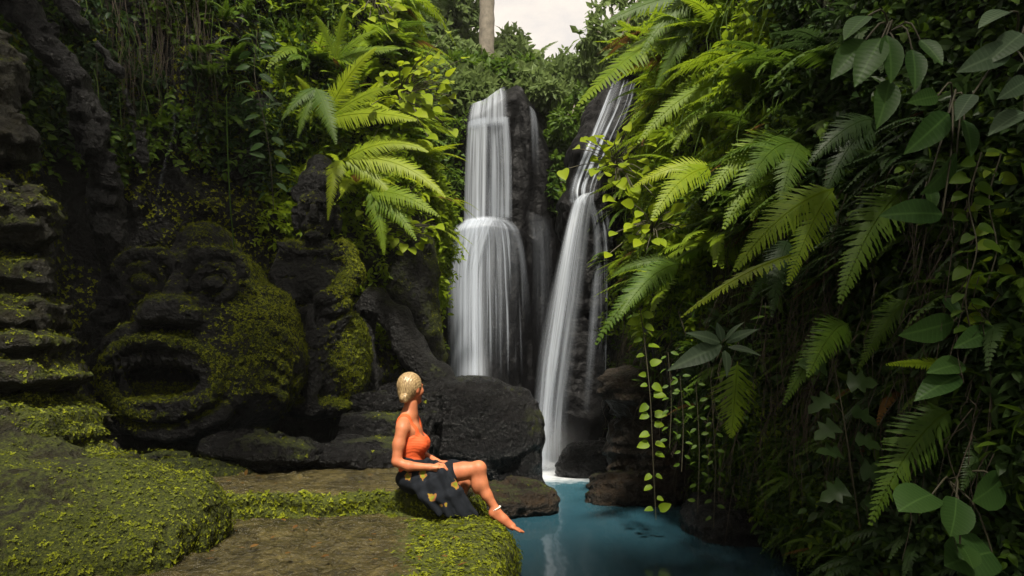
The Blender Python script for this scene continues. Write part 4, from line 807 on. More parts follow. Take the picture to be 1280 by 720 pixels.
leafy("yellow_leaf_shrub", (770, 210), [(x, y, x + dx, y + dy) for x, y, dx, dy in [(752, 172, -14, -10), (768, 178, 14, -14), (748, 200, -16, 4), (760, 214, -12, 14), (784, 190, 18, -8), (775, 225, 6, 18), (792, 215, 16, 10), (756, 186, -18, -2), (800, 200, 18, 0), (740, 186, -12, -12), (785, 240, 12, 12), (765, 246, -12, 8)]],
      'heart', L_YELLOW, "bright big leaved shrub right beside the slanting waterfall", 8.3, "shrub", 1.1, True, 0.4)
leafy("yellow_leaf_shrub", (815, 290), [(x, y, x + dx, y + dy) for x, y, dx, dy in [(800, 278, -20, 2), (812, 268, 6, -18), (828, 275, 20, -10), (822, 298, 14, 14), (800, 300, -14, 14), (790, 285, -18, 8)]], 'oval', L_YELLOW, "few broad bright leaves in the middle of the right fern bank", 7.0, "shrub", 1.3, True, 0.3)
# ---- creepers and hanging vines
def vine(name, pts, d, lf, kind, mat, label, cat="vine", group=None, rad=0.004, stemmat=None):
    path = smooth_path([P(x, y, d + (0.03 * math.sin(i * 2.0))) for i, (x, y) in enumerate(pts)], 24); e = empty(name, path[0], label, cat, group)
    tv, tf = tube(path, rad, 4); obj("stem", tv, tf, stemmat or M_STEM, e)
    for (t, sd, px) in lf:
        k = min(int(t * 23), 22); b = path[k]; L = px * d / FP; X = np.array([sd * 0.85, -0.25, -0.35 + 0.25 * R.normal()])
        leaf(e, b + np.array([sd * 0.3 * L, 0, 0]), b + np.array([sd * 0.3 * L, 0, 0]) + nrm(X) * L, kind, mat)
    return e
vine("leafy_vine", [(800, 385), (806, 430), (813, 500), (816, 570), (820, 650)], 6.3, [(min(0.99, max(0.02, i / 28 + 0.014 * R.normal())), (-1) ** i, 8.5 + 7.5 * R.random()) for i in range(1, 29)], 'heart', L_BRIGHT, "hanging vine with paired round leaves dangling over the dark pool edge")
vine("leafy_vine", [(322, 40), (318, 90), (330, 150), (338, 200), (342, 262)], 7.3, [(i / 22, (-1) ** i, 17 + 5 * R.random()) for i in range(22)], 'oval', L_BROAD, "dark leafy vine hanging in front of the left cliff beside the statue's head")
vine("hanging_vine", [(283, 120), (285, 200), (289, 270), (296, 335)], 7.6, [], 'oval', L_MID, "thin bare vine hanging above the carved face's cheek", rad=0.007, stemmat=L_MID)
vine("lobed_leaf_vine", [(1040, 440), (1050, 495), (1058, 545), (1066, 600), (1075, 660)], 3.9, [(i / 11, (-1) ** i, 32 + 6 * R.random()) for i in range(1, 11)], 'lobed', L_DARK, "creeper with lobed maple-like leaves climbing the shaded right wall")
for i, (x, lab, n) in enumerate([(1215, "heart-leaf creeper climbing nearest the ribbed plant at right", 20), (1240, "heart-leaf creeper with the densest bright leaves at the right edge", 26), (1268, "heart-leaf creeper at the very edge of the right wall", 22)]):
    vine("creeper", [(x + 12, 190), (x - 4, 250), (x + 6, 310), (x - 8, 370), (x + 2, 430)], 3.3 + 0.1 * i, [(j / n, (-1) ** j, 17 + 9 * R.random()) for j in range(n)], 'heart', (L_MID, L_BRIGHT, L_MID)[i], lab, "creeper")
for i, (x, y0, y1) in enumerate([(870, 480, 640), (850, 470, 590), (835, 440, 560), (890, 500, 660)]):
    vine("small_vine", [(x, y0), (x + 4, (y0 + y1) / 2), (x + 2, y1)], 6.0, [(j / 14, (-1) ** j, 8 + 3 * R.random()) for j in range(14)], 'oval', L_MID, ("third from the left of the thin small-leaved vines in the hollow over the pool", "second from the left of the thin small-leaved vines in the hollow over the pool", "leftmost and highest of the thin small-leaved vines in the hollow over the pool", "rightmost and lowest of the thin small-leaved vines in the hollow over the pool")[i], "vine", "thin vines in the dark hollow", 0.003)
# ---- hanging roots and dry grass: hair-thin strands nobody could count
def strands(name, label, box, surf, cnt, ln, rad, mat, cond=None):
    p, nv = pick(surf, box, cnt, cond); parts = []
    for i in range(len(p)):
        L = ln * (0.4 + 0.9 * R.random()); b = p[i] + nv[i] * (0.12 + 0.2 * R.random()); out = nv[i] * [1, 1, 0] * 0.12 * L
        pts = [b, b + out + R.normal(size=3) * 0.02 - UP * L * 0.3, b + out * 1.3 + R.normal(size=3) * 0.03 - UP * L * 0.65, b + out + R.normal(size=3) * 0.05 - UP * L]
        parts.append(tube(smooth_path(pts, 7), np.linspace(rad, rad * 0.5, 7), 3))
    V, F = merge(parts); tag(obj(name, V, F, mat, attrs={'tint': R.random(len(V))}), label, "roots", None, 'stuff')
strands("hanging_roots", "thin dry roots and tendrils hanging down the near right wall", (930, 220, 1290, 560), "right", 420, 0.55, 0.0032, M_ROOT)
strands("hanging_roots", "fine strands hanging in the dark hollow over the water", (770, 380, 960, 600), "right", 160, 0.5, 0.004, M_ROOT)
strands("hanging_grass", "long dry grass hanging over the left cliff", (130, -60, 260, 90), "left", 170, 1.0, 0.004, M_ROOT)
strands("hanging_grass", "green grass blades trailing from the left cliff top", (100, -60, 430, 130), "left", 220, 0.6, 0.006, L_MID)
strands("hanging_grass", "green grassy blades trailing among the right ferns", (800, -20, 1010, 330), "right", 260, 0.7, 0.006, L_MID)

# ---- fallen leaves on the slab and the ledge
lp = np.concatenate([np.stack([R.uniform(-2.4, -0.3, 46), R.uniform(4.0, 5.4, 46), np.full(46, 0.395)], 1), np.stack([R.uniform(-2.4, -0.9, 14), R.uniform(5.7, 6.6, 14), np.full(14, 0.575)], 1)])
LV, LF, _ = leaf_shape('oval', 4); V, F, a = bake(LV * [1, 1, 0.4], LF, lp, R.normal(size=(60, 3)) * [1, 1, 0.08], UP + 0.15 * R.normal(size=(60, 3)), 0.025 + 0.04 * R.random(60))
tag(obj("leaf_litter", V, F, L_DRY, attrs=a, smooth_=False), "small fallen leaves scattered on the wet slab and ledge", "leaves", None, 'stuff')
# ---- trees beyond the falls
TV, TF, _ = leaf_shape('oval', 3)
def crown(blobs, n, ls, mat, parent, name="crown"):
    pos, nv = [], []; vol = np.array([b[1] ** 2 for b in blobs]); vol = vol / vol.sum()
    for (c, r), fr in zip(blobs, vol):
        m = int(n * fr); d = nrm(R.normal(size=(m, 3))); sq = np.array([1, 1, 0.75])
        rr = r * (0.55 + 0.5 * R.random((m, 1)) ** 0.6) * (1 + 0.30 * fbm(d * 2 + np.array(c), 1.6, 2, 0.5, 6)[:, None])
        pos.append(np.array(c) + d * rr * sq); nv.append(d)
    pos, nv = np.concatenate(pos), np.concatenate(nv); keep = fbm(pos, 1.6, 2, 0.5, 9) > -0.22; pos, nv = pos[keep], nv[keep]
    X = nv * 0.5 + R.normal(size=nv.shape) * 0.6 - UP * 0.35; tt = np.clip(0.45 + 0.5 * fbm(pos, 0.9, 2, 0.5, 13) + 0.2 * R.normal(size=len(pos)), 0, 1)
    V, F, a = bake(TV, TF, pos, X, nv * 0.6 + UP * 0.5 + 0.5 * R.normal(size=nv.shape), ls * (0.6 + 0.8 * R.random(len(pos))), tt)
    return obj(name, V, F, mat, parent, attrs=a, smooth_=False)
def tree(name, base, top, blobs, n, ls, mat, label, group=None, r0=0.16, cat="tree"):
    e = empty(name, base, label, cat, group); base, top = np.asarray(base, float), np.asarray(top, float)
    parts = [tube(smooth_path([base, (base + top) / 2 + R.normal(size=3) * 0.15, top], 8), np.linspace(r0, r0 * 0.45, 8), 7)]
    for c, r in blobs: parts.append(tube(smooth_path([base * 0.45 + top * 0.55, (top + np.array(c)) / 2 - UP * 0.1, np.array(c) + UP * r * 0.3], 6), np.linspace(r0 * 0.45, 0.02, 6), 5))
    V, F = merge(parts); obj("trunk", V, F, M_BARK, e); crown(blobs, n, ls, mat, e); return e
def T(label, d, bpx, blobs, n=2600, ls=0.24, mat=None, name="tree", group=None, r0=0.16, cat="tree"):
    bl = [(P(x, y, d + 0.5 * R.normal()), r * d / FP) for x, y, r in blobs]; tp = np.mean([b[0] for b in bl], axis=0)
    tree(name, P(bpx[0], bpx[1], d), tp, bl, n, ls, mat or L_FAR, label, group, r0, cat)
T("rounded leafy tree just right of the palm trunk, dark against the sky", 21, (652, 120), [(638, 50, 18), (646, 70, 19), (630, 64, 20), (645, 92, 24)], 2600, 0.26)
T("bright green bushy tree in the gap above the main waterfall", 18, (655, 125), [(655, 92, 22), (672, 104, 18), (640, 106, 22)], 2200, 0.22, L_MID)
T("lower tree at the foot of the sky gap between the falls", 19, (700, 130), [(690, 108, 20), (706, 104, 18), (718, 110, 18), (700, 118, 20)], 2400, 0.22, L_MID)
T("thin wispy tree standing against the pink sky", 22, (690, 110), [(680, 84, 7), (692, 90, 7), (686, 100, 8)], 350, 0.18, name="tree", r0=0.05)
T("big shady tree at top centre left of the palm trunk", 20, (560, 130), [(500, 20, 46), (545, 10, 42), (580, 25, 30), (530, 60, 40), (575, 65, 28), (470, 50, 40)], 6500, 0.28)
T("small round tree at the rim directly above the waterfall lip", 16, (600, 122), [(575, 95, 26), (600, 90, 24), (625, 98, 22), (550, 100, 26)], 3000, 0.2, L_MID)
T("tree with drooping grey green leaves behind the arching fronds at upper right", 15, (775, 130), [(745, 45, 22), (765, 20, 28), (790, 40, 30), (735, 72, 14), (775, 68, 22), (800, 5, 30)], 2300, 0.22)
T("leafy bush between the falls below the sky gap", 15, (712, 190), [(690, 140, 20), (712, 150, 20), (700, 172, 18), (722, 120, 16), (735, 135, 14)], 2000, 0.15, L_MID, "bush", r0=0.05, cat="bush")
T("dark bush hanging at the right rim of the black waterfall rock", 14.2, (700, 230), [(715, 190, 12), (722, 225, 10), (716, 250, 9)], 700, 0.12, L_MID, "bush", r0=0.04, cat="bush")
T("yellow green bush clinging low beside the slanting waterfall", 12.6, (712, 280), [(718, 215, 9), (714, 240, 9), (708, 270, 7)], 600, 0.10, L_BRIGHT, "bush", r0=0.03, cat="bush")
T("round light green bush left of the waterfall lip", 15.2, (560, 120), [(548, 98, 20), (566, 104, 18), (540, 112, 16)], 1800, 0.16, L_FAR, "bush", r0=0.05, cat="bush")
T("round light green bush right above the black rock", 15.4, (660, 122), [(650, 102, 18), (668, 106, 18), (684, 116, 16)], 1800, 0.16, L_FAR, "bush", r0=0.05, cat="bush")
T("spreading pale green tree on the hill left of the palm trunk", 17, (575, 110), [(560, 70, 26), (585, 78, 22), (535, 75, 24), (600, 92, 16)], 2800, 0.2, L_FAR)
T("pale bushy tree under the wispy tree", 17, (690, 120), [(672, 104, 18), (700, 112, 18), (715, 118, 16)], 1800, 0.18, L_FAR)
T("leafy tree at the top of the left cliff edge", 12, (500, 90), [(480, 25, 28), (450, 5, 26), (510, 45, 24)], 2600, 0.18, L_MID)
# palm trunk with ring scars, its head of fronds far above the picture
e = empty("palm_tree", P(608, 78, 17), "tall pale palm trunk rising out of the trees at top centre", "palm tree")
pz = np.linspace(0, 9, 46); b0 = P(608, 78, 17); pts = b0 + np.stack([0.012 * pz ** 1.3 * 0 + 0.01 * pz, 0 * pz, pz], 1); rd = 0.17 - 0.003 * pz + 0.010 * (np.arange(46) % 2) + 0.012 * R.random(46)
tv, tf = tube(pts, rd, 12); obj("trunk", tv, tf, M_BARK, e)
for i in range(14):
    a = i / 14 * 2 * math.pi; d = np.array([math.cos(a), math.sin(a), 0.35 + 0.5 * (i % 2)]); frond(e, pts[-1], pts[-1] + d * 2.4 - UP * 0.9, L_FAR, width=0.2, n=26, m=2, arch=0.3)
# unseen tree crowns added overhead, patches laid out to shade the near gorge
def shade_canopy(label, base, top, rects, n, z):
    e = empty("shade_tree", base, label, "tree"); parts = [tube(smooth_path([base, (np.array(base) + top) / 2, top], 8), np.linspace(0.3, 0.14, 8), 8)]
    pos = []
    tot = sum((b - a) * (d - c) for a, c, b, d in rects)
    for (a, c, b, d) in rects:
        m = int(n * (b - a) * (d - c) / tot); pos.append(np.stack([R.uniform(a, b, m), R.uniform(c, d, m), z + 0.7 * R.normal(size=m)], 1))
        parts.append(tube(smooth_path([top, ((np.array(top) + [(a + b) / 2, (c + d) / 2, z]) / 2), [(a + b) / 2, (c + d) / 2, z]], 6), np.linspace(0.14, 0.03, 6), 5))
    V, F = merge(parts); obj("trunk", V, F, M_BARK, e); pos = np.concatenate(pos); m = len(pos)
    V, F, a = bake(TV, TF, pos, R.normal(size=(m, 3)) * [1, 1, 0.3], UP + 0.4 * R.normal(size=(m, 3)), 0.45 * (0.6 + 0.8 * R.random(m))); obj("crown", V, F, L_DARK, e, attrs=a, smooth_=False)
shade_canopy("unseen tree added above the view to shade the left cliff", (-7.6, 1, 7.5), np.array((-5.5, 1.2, 9.0)), [(-9, -6, -2.7, -1.5), (-2.7, -6, -1.6, -2.2), (-9, 1.2, -1.7, 4.8), (-9, 4.8, -2.5, 6.3)], 3000, 9.2)
shade_canopy("unseen tree added out of view to shade the near right wall", (6.4, -2, 7.8), np.array((5.0, -1, 9.0)), [(0.9, -6, 8, 0.1), (2.1, 0.1, 8, 1.1)], 1900, 9.0)

# ---- moss: tufts of tiny leaves on the rocks
for key, box, cnt, sz in (("left", (-20, -20, 460, 520), 15000, 0.030), ("left", (430, 200, 570, 500), 6000, 0.035), ("right", (700, 380, 900, 640), 1500, 0.022)):
    p_, n_ = pick(key, box, cnt, nl_(-0.12, 1.3, 41)); MOSS.append((p_ - 0.02 * n_, n_, sz * (0.5 + R.random(len(p_)))))
mp_ = np.concatenate([m[0] for m in MOSS]); mn_ = np.concatenate([m[1] for m in MOSS]); mz_ = np.concatenate([m[2] for m in MOSS])
V0, F0, _ = leaf_shape('oval', 3); tv, tf = [], []
tmplV, tmplF, _ = bake(np.array([[0, 0, 0], [0.5, -0.34, 0.10], [1, 0, -0.12], [0.5, 0.34, 0.10]], float), np.array([[0, 1, 2, 3]]), np.zeros((3, 3)) + [[0, 0, 0.1], [0.1, 0, 0], [0, 0.1, 0.05]], np.array([[1, 0.2, 0.45], [-0.6, 0.9, 0.35], [-0.4, -1, 0.3]]), np.array([[0, 0, 1.0]] * 3), np.array([1, 0.85, 0.9]))
X = np.cross(mn_, R.normal(size=mn_.shape)); tt = np.clip(0.38 + 0.75 * fbm(mp_, 2.2, 3, 0.5, 5) + 0.30 * R.normal(size=len(mp_)), 0, 1)
V, F, a = bake(tmplV, tmplF, mp_, X, mn_ + 0.3 * R.normal(size=mn_.shape), mz_, tt)
tag(obj("moss", V, F, L_MOSS, attrs=a, smooth_=False), "tiny leafy moss growing over the rocks and slabs", "moss", None, 'stuff')
print("moss tufts", len(mp_), "total objects", len(bpy.data.objects), "tris", sum(sum(len(p.vertices) - 2 for p in me.polygons) if len(me.polygons) < 0 else len(me.loops) - 2 * len(me.polygons) for me in bpy.data.meshes))

# ------------------------------------------------------------------ the seated woman: body, hair, top, sarong, anklet
DW = 5.62; uw = DW / FP
def W(px, py, dy=0.0): return np.array([(px - 640) * uw, DW + dy, H - (py - HY) * uw])
wlo, whi = W(486, 672, -0.42), W(668, 458, 0.42)
HC = W(514, 485, 0.0); fd = np.array([0.66, 0.75, 0.02]); fd /= np.linalg.norm(fd); rt = np.array([fd[1], -fd[0], 0]); rt /= np.linalg.norm(rt)
def torso(f, g=0.0):
    f.ell(W(518, 596), (.118 + g, .175 + g, .105 + g), .05); f.ell(W(516, 578), (.088 + g, .122 + g, .10 + g), .06); f.ell(W(515, 556), (.100 + g, .140 + g, .135 + g), .05)
    f.ell(W(514, 538), (.078 + g, .15 + g, .07 + g), .05)
    f.ell(W(526.5, 554, -.07), (.056 + g, .060 + g, .062 + g), .035); f.ell(W(526.5, 554, .07), (.056 + g, .060 + g, .062 + g), .035)
def body(f):
    torso(f)
    f.cone(W(511, 529), W(514, 503), .064, .052, .04); f.cone(W(509, 519, -.02), W(507, 530.5, -.14), .044, .050, .04); f.cone(W(513, 519, .02), W(515, 530.5, .14), .044, .050, .04); f.ell(W(506, 531, 0), (.05, .11, .06), .04)
    # head with face turned toward the falls
    h = lambda a, b, c: HC + fd * a + rt * b + UP * c
    f.ell(h(-.008, 0, .012), (.098, .078, .102), .02, 1, math.atan2(fd[1], fd[0])); f.cone(h(.035, 0, -.05), h(.068, 0, -.098), .056, .024, .03)
    f.cone(h(.03, .035, -.055), h(.066, .008, -.098), .024, .02, .025); f.cone(h(.03, -.035, -.055), h(.066, -.008, -.098), .024, .02, .025)
    f.cone(h(.088, 0, .012), h(.108, 0, -.028), .008, .013, .012); f.ell(h(.098, .010, -.034), .008, .008); f.ell(h(.098, -.010, -.034), .008, .008)
    f.ell(h(.088, 0, -.058), (.010, .020, .006), .008, 1, math.atan2(fd[1], fd[0])); f.ell(h(.086, 0, -.069), (.010, .017, .007), .008, 1, math.atan2(fd[1], fd[0]))
    for s in (-1, 1):
        f.ell(h(.078, s * .031, .004), (.014, .016, .010), .012, -1); f.ell(h(.076, s * .031, .004), .0125, .004); f.cone(h(.088, s * .016, .022), h(.076, s * .046, .022), .007, .006, .012)
        f.ell(h(-.004, s * .080, -.012), (.020, .009, .032), .008, 1, math.atan2(fd[1], fd[0])); f.ell(h(.058, s * .046, -.028), .022, .03)
    # near arm resting on the lap, hand with five fingers
    f.chain([W(507, 535, -.165), W(503, 553, -.185), W(501, 572, -.205)], [.050, .043, .037], .03)
    f.chain([W(501.5, 574, -.205), W(516, 578.5, -.215), W(541, 580, -.20)], [.037, .037, .024], .02)
    f.cone(W(541, 580, -.20), W(550, 580.5, -.19), .024, .026, .015); f.ell(W(548, 580.5, -.19), (.036, .034, .017), .012)
    for i, (dz, L) in enumerate(((-.034, .9), (-.012, 1.0), (.012, .95), (.032, .75))):
        a = W(552.5, 580.2, -.19 + dz); b_ = a + np.array([.030 * L, .004, .001]); c = b_ + np.array([.022 * L, .004, -.016]); d = c + np.array([.010 * L, .002, -.018])
        f.chain([a, b_, c, d], [.0105, .0095, .0085, .0075], .006)
    f.chain([W(545, 580, -.155), W(550, 577.5, -.145), W(555, 578, -.15)], [.013, .0105, .0085], .008)
    # far arm
    f.chain([W(517, 535, .165), W(520, 553, .19), W(524, 572, .20)], [.048, .042, .036], .03); f.chain([W(524, 572, .2), W(545, 579, .10)], [.036, .025], .02); f.ell(W(550, 580, .07), (.04, .034, .017), .015)
    for dz in (-.03, -.01, .012, .03): f.chain([W(554, 580, .07 + dz), W(559, 580, .065 + dz), W(562, 583, .06 + dz)], [.010, .009, .0075], .006)
    # near leg: thigh, knee, shin, pointed foot with toes
    f.chain([W(524, 597, -.10), W(552, 591, -.11), W(580, 586.5, -.11), W(597, 583.5, -.11)], [.095, .083, .066, .055], .03)
    f.ell(W(600, 582, -.112), (.050, .050, .050), .03)
    f.chain([W(600, 585, -.11), W(602, 601, -.11), W(609, 616, -.11), W(620, 633, -.11)], [.052, .051, .041, .029], .025); f.ell(W(596.5, 601, -.11), (.040, .044, .085), .04)
    f.ell(W(617, 637, -.112), (.036, .032, .034), .02); f.chain([W(620, 634, -.11), W(630, 645, -.11), W(641, 654, -.11)], [.033, .031, .025], .02); f.chain([W(617, 640, -.11), W(640, 656, -.115)], [.028, .020], .02)
    for i, dz in enumerate((-.036, -.020, -.003, .013, .030)):
        L = (0.72, 0.82, 0.92, 1.0, 1.1)[i]; a = W(641, 655, -.11 + dz * .9); f.chain([a, a + np.array([.040 * L, .004, -.020 * L]), a + np.array([.072 * L, .004, -.042 * L])], [.012, .0095, .0085 if i < 4 else .011], .008)
    # far leg tucked behind
    f.chain([W(524, 597, .10), W(552, 593, .11), W(583, 591, .11)], [.095, .084, .062], .03)
    f.chain([W(584, 593, .11), W(580, 605, .11), W(575, 618, .11), W(570, 630, .11)], [.053, .056, .045, .031], .025); f.chain([W(570, 631, .11), W(578, 638, .11), W(586, 641, .11)], [.032, .026, .016], .02)
BF = Field(wlo, whi, 0.006); body(BF); BV, BFc = BF.mesh()
def skin_mat():
    m, nt, b = newmat("skin"); co = nt.nodes.new("ShaderNodeTexCoord").outputs['Object']
    n = noise_n(nt, 9, 6, 0.65, co); n5 = noise_n(nt, 3.5, 3, 0.5, co); nt.links.new(mixc(nt, ramp(nt, n5, [(0.4, 0.0), (0.65, 0.45)]), mixc(nt, ramp(nt, n, [(0.3, 0.0), (0.7, 1.0)]), (0.38, 0.130, 0.062), (0.56, 0.205, 0.092)), (0.42, 0.105, 0.050)), b.inputs['Base Color'])
    bpn = node(nt, 'ShaderNodeBump', Strength=0.25, Distance=0.004); nt.links.new(noise_n(nt, 60, 4, 0.6, co), bpn.inputs['Height']); nt.links.new(bpn.outputs['Normal'], b.inputs['Normal'])
    b.inputs['Roughness'].default_value = 0.5; b.inputs['Specular IOR Level'].default_value = 0.3; b.inputs['Subsurface Weight'].default_value = 0.12; b.inputs['Subsurface Radius'].default_value = (0.02, 0.008, 0.004); b.inputs['Subsurface Scale'].default_value = 0.5; return m
wm = empty("person", W(518, 612), "woman in an orange top and dark flowered sarong sitting on the ledge", "person")
obj("body", BV, BFc, skin_mat(), wm)
def garment(name, mat, f, parent, noise=None, **k):
    if noise is not None: f.near(noise, 0.05)
    V, F = f.mesh(); return obj(name, V, F, mat, parent, **k), V
# eyes and lips as small pieces of the face
hh = lambda a, b, c: HC + fd * a + rt * b + UP * c
for s in (-1, 1):
    ef = Field(hh(.079, s * .031, .004) - .02, hh(.079, s * .031, .004) + .02, 0.003); ef.ell(hh(.0765, s * .031, .004), .0135, .001); garment("eye", plain("eye_white", (0.75, 0.73, 0.70), 0.2), ef, wm)
    ef = Field(hh(.087, s * .031, .004) - .012, hh(.087, s * .031, .004) + .012, 0.0015); ef.ell(hh(.0865, s * .032, .004), .0055, .001); garment("iris", plain("iris", (0.05, 0.03, 0.02), 0.2), ef, wm)
# hair pulled back into a low bun
hf = Field(HC - .22, HC + .22, 0.004); hf.ell(hh(-.016, 0, .020), (.106, .090, .106), .02, 1, math.atan2(fd[1], fd[0])); hf.ell(hh(-.055, 0, -.045), (.055, .058, .065), .03)
hf.cone(hh(-.065, .0, -.05), hh(-.075, .02, -.085), .045, .030, .02)
X, Y, Z = [a for a in np.meshgrid(*hf.ax, indexing='ij')]; rel = np.stack([X, Y, Z], -1) - HC
ua, ub, uc = rel @ fd, rel @ rt, rel[..., 2]
cut = np.maximum(ua - (0.052 + 0.35 * (uc - 0.06)), np.where(uc < -0.02, ua + 0.012, -1)); cut = np.where(uc > 0.075, ua - 0.075, cut)
hf.F = np.maximum(hf.F, cut.astype(np.float32) * 0.8)
BC = hh(-.100, .030, -.075); hf.ell(BC, (.036, .036, .034), .008); hf.ell(BC + [.012, -.012, .012], .022, .006); hf.ell(BC - UP * .016 + rt * .014, .022, .006); hf.ell(BC - UP * .014 - rt * .02, .020, .006)
def strands_n(p):
    r = p - HC; a, b_, c = r @ fd, r @ rt, r[:, 2]; ang = np.arctan2(b_, c + 0.09) * 20 + np.arctan2(a, c + .12) * 6; return 0.0011 * np.sin(ang * 3.2 + 4 * fbm(p, 14, 2)) + 0.0012 * fbm(p, 55, 3, 0.6, 3)
m, nt, b = newmat("blonde_hair"); co = nt.nodes.new("ShaderNodeTexCoord").outputs['Object']; mpn = node(nt, "ShaderNodeMapping"); mpn.inputs['Scale'].default_value = (110, 110, 16); nt.links.new(co, mpn.inputs['Vector'])
nt.links.new(mixc(nt, ramp(nt, noise_n(nt, 1.6, 4, 0.6, mpn.outputs[0]), [(0.35, 0.0), (0.65, 1.0)]), (0.11, 0.062, 0.026), (0.50, 0.36, 0.18)), b.inputs['Base Color']); b.inputs['Roughness'].default_value = 0.38
M_HAIR = m; garment("hair", M_HAIR, hf, wm, strands_n)
# orange top with shoulder straps
tf_ = Field(W(488, 595, -.3), W(545, 518, .3), 0.005); torso(tf_, .008)
X, Y, Z = np.meshgrid(*tf_.ax, indexing='ij'); top = W(0, 541)[2] - 0.10 * np.clip((X - W(514, 0)[0]) / .1, -0.35, 1) * 0.3; bot = W(0, 588)[2]
neck = np.maximum(Z - top, bot - Z)
arm = 0.052 - np.minimum(np.sqrt((Y - (DW - .185)) ** 2 + (Z - W(0, 541)[2]) ** 2), np.sqrt((Y - (DW + .185)) ** 2 + (Z - W(0, 541)[2]) ** 2))
tf_.F = np.maximum(tf_.F, np.maximum(neck, arm).astype(np.float32))
sf2 = Field(W(488, 560, -.3), W(545, 505, .3), 0.005); torso(sf2, .009); sf2.cone(W(511, 529), W(514, 503), .070, .056, .04); sf2.cone(W(509, 519, -.02), W(507, 530.5, -.14), .052, .058, .04); sf2.cone(W(513, 519, .02), W(515, 530.5, .14), .052, .058, .04); sf2.ell(W(506, 531, 0), (.058, .118, .068), .04)
X2, Y2, Z2 = np.meshgrid(*sf2.ax, indexing='ij'); strap = np.minimum(np.abs(Y2 - (DW - .105)), np.abs(Y2 - (DW + .105))) - .014
sf2.F = np.maximum(sf2.F, np.maximum(strap, W(0, 548)[2] - Z2).astype(np.float32)); V2, F2 = sf2.mesh()
M_TOP = plain("orange_knit", (0.62, 0.090, 0.016), 0.75, 0.22, 40); tt_, _ = garment("tank_top", M_TOP, tf_, wm, lambda p: 0.0008 * np.sin((p[:, 2] + 0.03 * fbm(p, 8, 2)) * 240) + 0.004 * fbm(p, 16, 3, 0.5, 2))
for k_ in (-1, 1):
    keep = (V2[F2[:, 0], 1] - DW) * k_ > 0; q_ = F2[keep]; ui, inv = np.unique(q_, return_inverse=True); st_ = obj('strap', V2[ui], inv.reshape(-1, 4), M_TOP, tt_); st_.location = (0, 0, 0)
# sarong: wrapped hips, sash with a knot, cloth falling in folds over the ledge
sf = Field(W(492, 648, -.45), W(606, 562, .40), 0.006)
sf.ell(W(517, 598), (.137, .195, .098), .03); sf.chain([W(520, 598, -.10), W(545, 593, -.11), W(561, 590, -.11)], [.108, .100, .093], .03); sf.chain([W(520, 598, .10), W(545, 593, .11), W(575, 590, .11)], [.106, .097, .082], .03)
fold = [(558, 584, -.215, 597, 637, -.20, .016), (556, 587, -.225, 590, 637.5, -.225, .018), (553, 590, -.23, 582, 637.5, -.235, .020), (548, 594, -.235, 573, 637, -.245, .022), (541, 599, -.235, 563, 636, -.25, .024), (533, 603, -.225, 553, 634, -.25, .024), (526, 606, -.21, 541, 627, -.24, .022)]
for x0, y0, z0, x1, y1, z1, r in fold: sf.chain([W(x0, y0, z0), W(x0 * .52 + x1 * .48, y0 * .55 + y1 * .45, (z0 + z1) / 2 - .012), W(x1, y1, z1)], [r * 1.3, r * 1.15, r], .036)
for t in np.linspace(0, 1, 16): 
    a = t * 2 * math.pi; b_ = (t + 1 / 15) * 2 * math.pi; rr = lambda q: W(517.5, 575 - 3.5 * math.cos(q) * -1) + np.array([.098 * math.cos(q), .132 * math.sin(q), 0]); sf.cone(rr(a), rr(b_), .024, .024, .01)
sf.ell(W(536, 574, -.05), (.026, .03, .024), .012); sf.chain([W(538, 575, -.05), W(543, 583, -.07)], [.016, .024], .01); sf.chain([W(538, 575, -.03), W(545, 578, -.02)], [.014, .022], .01)
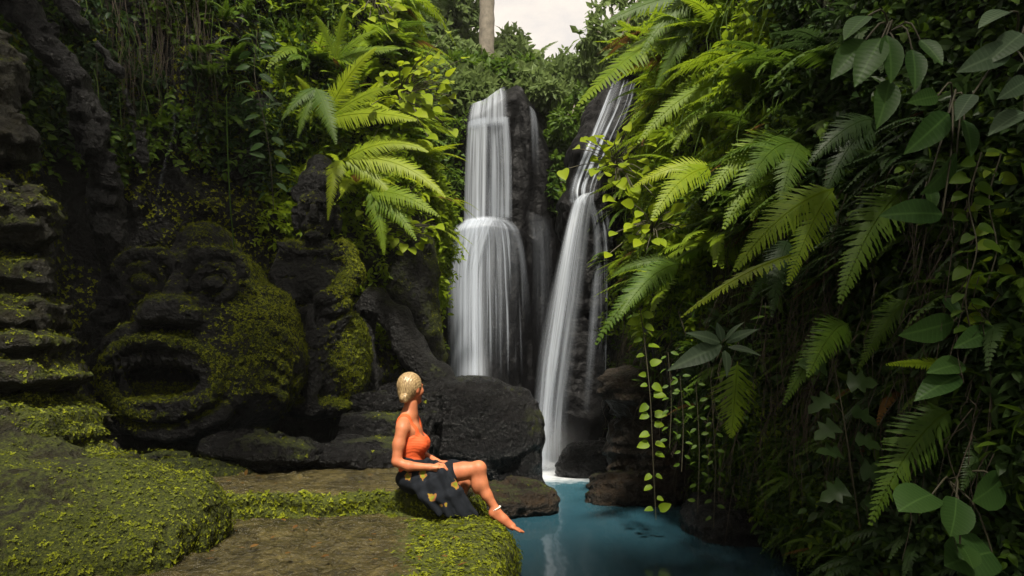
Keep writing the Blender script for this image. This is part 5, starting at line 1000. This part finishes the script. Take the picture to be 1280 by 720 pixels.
def cloth_n(p): return 0.006 * np.sin((p[:, 0] * 60 + p[:, 2] * 34) + 4 * fbm(p, 7, 2, 0.5, 3)) * smooth(W(512, 0)[0], W(540, 0)[0], p[:, 0]) + 0.006 * fbm(p, 12, 3, 0.5, 8)
if True:
    sf.near(cloth_n, 0.05); SV, SF = sf.mesh(); pr = np.zeros(len(SV)); wob = SV + 0.034 * np.stack([fbm(SV, 30, 2, 0.5, s) for s in (1, 2, 3)], -1)
    for x, y, r in ((531, 588, .036), (515, 591, .030), (572, 600, .040), (544, 613, .036), (560, 624, .026)):
        d = np.hypot(wob[:, 0] - W(x, y)[0], wob[:, 2] - W(x, y)[2]) / (r * 0.8); pr = np.maximum(pr, np.clip(1.25 - d, 0, 1))
    m, nt, b = newmat("flowered_cloth"); co = nt.nodes.new("ShaderNodeTexCoord").outputs['Object']; a = attr(nt, 'print')
    base = mixc(nt, noise_n(nt, 25, 3, 0.6, co), (0.003, 0.004, 0.006), (0.015, 0.018, 0.024))
    petal = mixc(nt, ramp(nt, noise_n(nt, 38, 3, 0.6, co), [(0.42, 0.0), (0.6, 1.0)]), (0.24, 0.16, 0.018), (0.24, 0.085, 0.04)); petal = mixc(nt, ramp(nt, a, [(0.65, 0.0), (0.9, 1.0)]), petal, (0.17, 0.19, 0.018))
    nt.links.new(mixc(nt, ramp(nt, a, [(0.22, 0.0), (0.34, 1.0)]), base, petal), b.inputs['Base Color']); b.inputs['Roughness'].default_value = 0.9; b.inputs['Specular IOR Level'].default_value = 0.15
    obj("sarong", SV, SF, m, wm, attrs={'print': pr})
# bead anklet
parts = []
for i in range(18):
    a = i / 18 * 2 * math.pi; ax1 = np.array([0.80, 0, 0.42]); c = W(620.5, 632.5, -.11) + 0.036 * (math.cos(a) * ax1 / np.linalg.norm(ax1) + math.sin(a) * np.array([0, 1, 0]))
    v, f_ = tube(np.array([c + UP * .0065 * k for k in (-1, -.6, 0, .6, 1)]), [.001, .0055, .007, .0055, .001], 6); parts.append((v, f_))
V, F = merge(parts); obj("anklet", V, F, plain("white_beads", (0.75, 0.72, 0.66), 0.35), wm)
